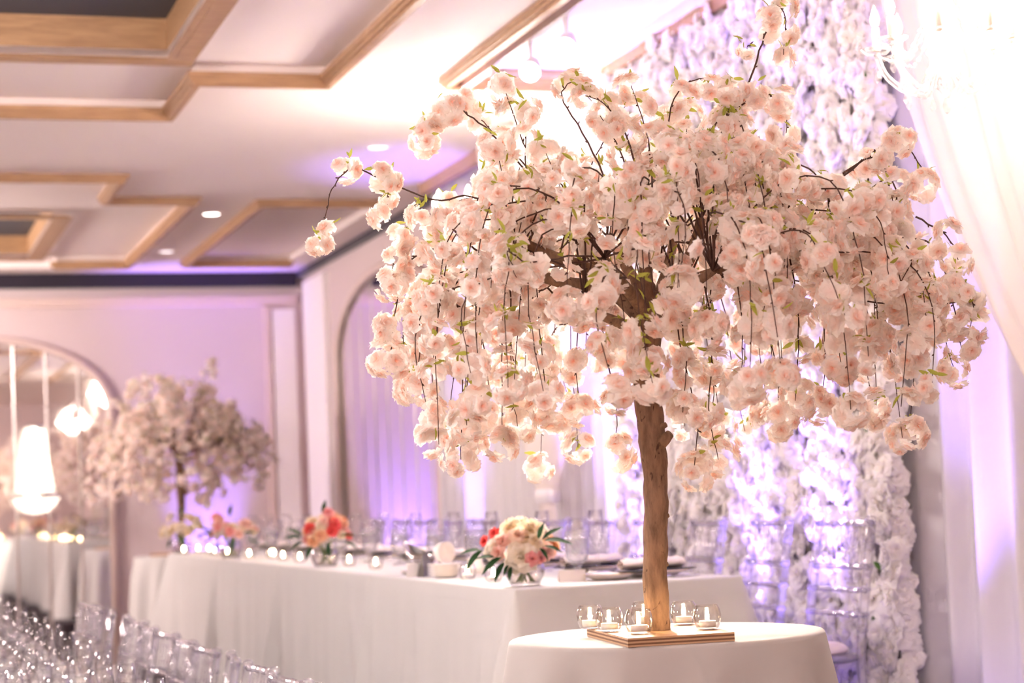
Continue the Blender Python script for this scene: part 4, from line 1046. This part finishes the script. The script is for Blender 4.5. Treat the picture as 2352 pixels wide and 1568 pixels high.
def ball(cols, seed, R0=.105, n=20):
    r_ = random.Random(seed); out = []
    for k in range(n):
        z = .12 + .13 * r_.random(); a = k * 2.39996; rr_ = R0 * sqrt(max(.12, 1 - ((z - .12) / .16) ** 2)) * r_.uniform(.8, 1.1)
        out.append((rr_ * cos(a) * 1.15, rr_ * sin(a), z + .01, r_.uniform(.026, .044), r_.choice(('rose', 'rose', 'peony')), cols[k % len(cols)]))
    return out
LVB = [(-.10, -.05, .14, -1, -.1, .25, 1.2), (-.10, -.05, .15, -.8, -.1, .7, 1.0), (-.09, -.06, .12, -1, -.2, -.3, 1.0), (.08, -.07, .14, .8, -.2, .2, 1.0), (.02, -.10, .11, .2, -.5, -.6, .9), (.0, -.02, .24, .1, -.1, 1, .9), (.10, -.03, .11, .9, 0, -.3, .9), (-.05, -.09, .10, -.4, -.4, -.6, .9)]
FB = ball([PCH, CR, BLU, CR, PNK, CR], 5, .085) + [(-.065, -.055, .185, .036, 'rose', COR), (.055, -.07, .20, .042, 'rose', COR), (.045, -.085, .165, .032, 'rose', COR), (.0, -.07, .20, .04, 'peony', CR), (-.01, -.09, .15, .036, 'rose', PCH), (-.05, -.08, .12, .034, 'rose', PCH), (.12, -.03, .14, .024, 'rose', COR)]
bouquet((2.03, 9.08, HT + .0005), radians(-18), 'bouquet with coral roses and long green leaves on the head table', FB, LVB)
bouquet((2.01, 11.45, HT + .0005), radians(-18), 'pale pink and ivory bouquet on the head table right of the far trunk', ball([BLU, WHT, PNK, CR, WHT], 8, .12, 26), LVB)
bouquet((2.02, 13.38, HT + .0005), radians(-18), 'cream yellow bouquet at the far end of the head table', ball([CR, CR, WHT], 9, .12, 26), LVB[4:])

# guest table ware
gg = 'guest table '
for k in range(12):
    y = 5.30 + .58 * k
    for X, kind, dy in ((.715, 'champagne_flute', -.02), (.655, 'wine_glass', .20), (.63, 'water_goblet', -.10)):
        if X == .715: glass('champagne_flute', X, y + dy, GZ, 'champagne flute in the outer row of the low guest table', gg + 'flutes')
        else: glass(kind, X + RNG.uniform(-.01, .01), y + dy, GZ, {'wine_glass': 'wine glass', 'water_goblet': 'iced water goblet'}[kind] + ' on the low guest table', gg + ('wine glasses' if kind == 'wine_glass' else 'goblets'))
    glass('wine_glass', .52, y + .03, GZ, 'wine glass on the low guest table', gg + 'wine glasses')
    glass('water_goblet', .47, y + .24, GZ, 'iced water goblet on the low guest table', gg + 'goblets')
    if k % 2 == 0:
        plate_obj('dinner_plate', .125, .30, y + .1, GZ, 'gold rimmed white plate on the low guest table', gg + 'plates')
    else:
        glass('champagne_flute', .40, y, GZ, 'champagne flute further in on the low guest table', gg + 'inner flutes')
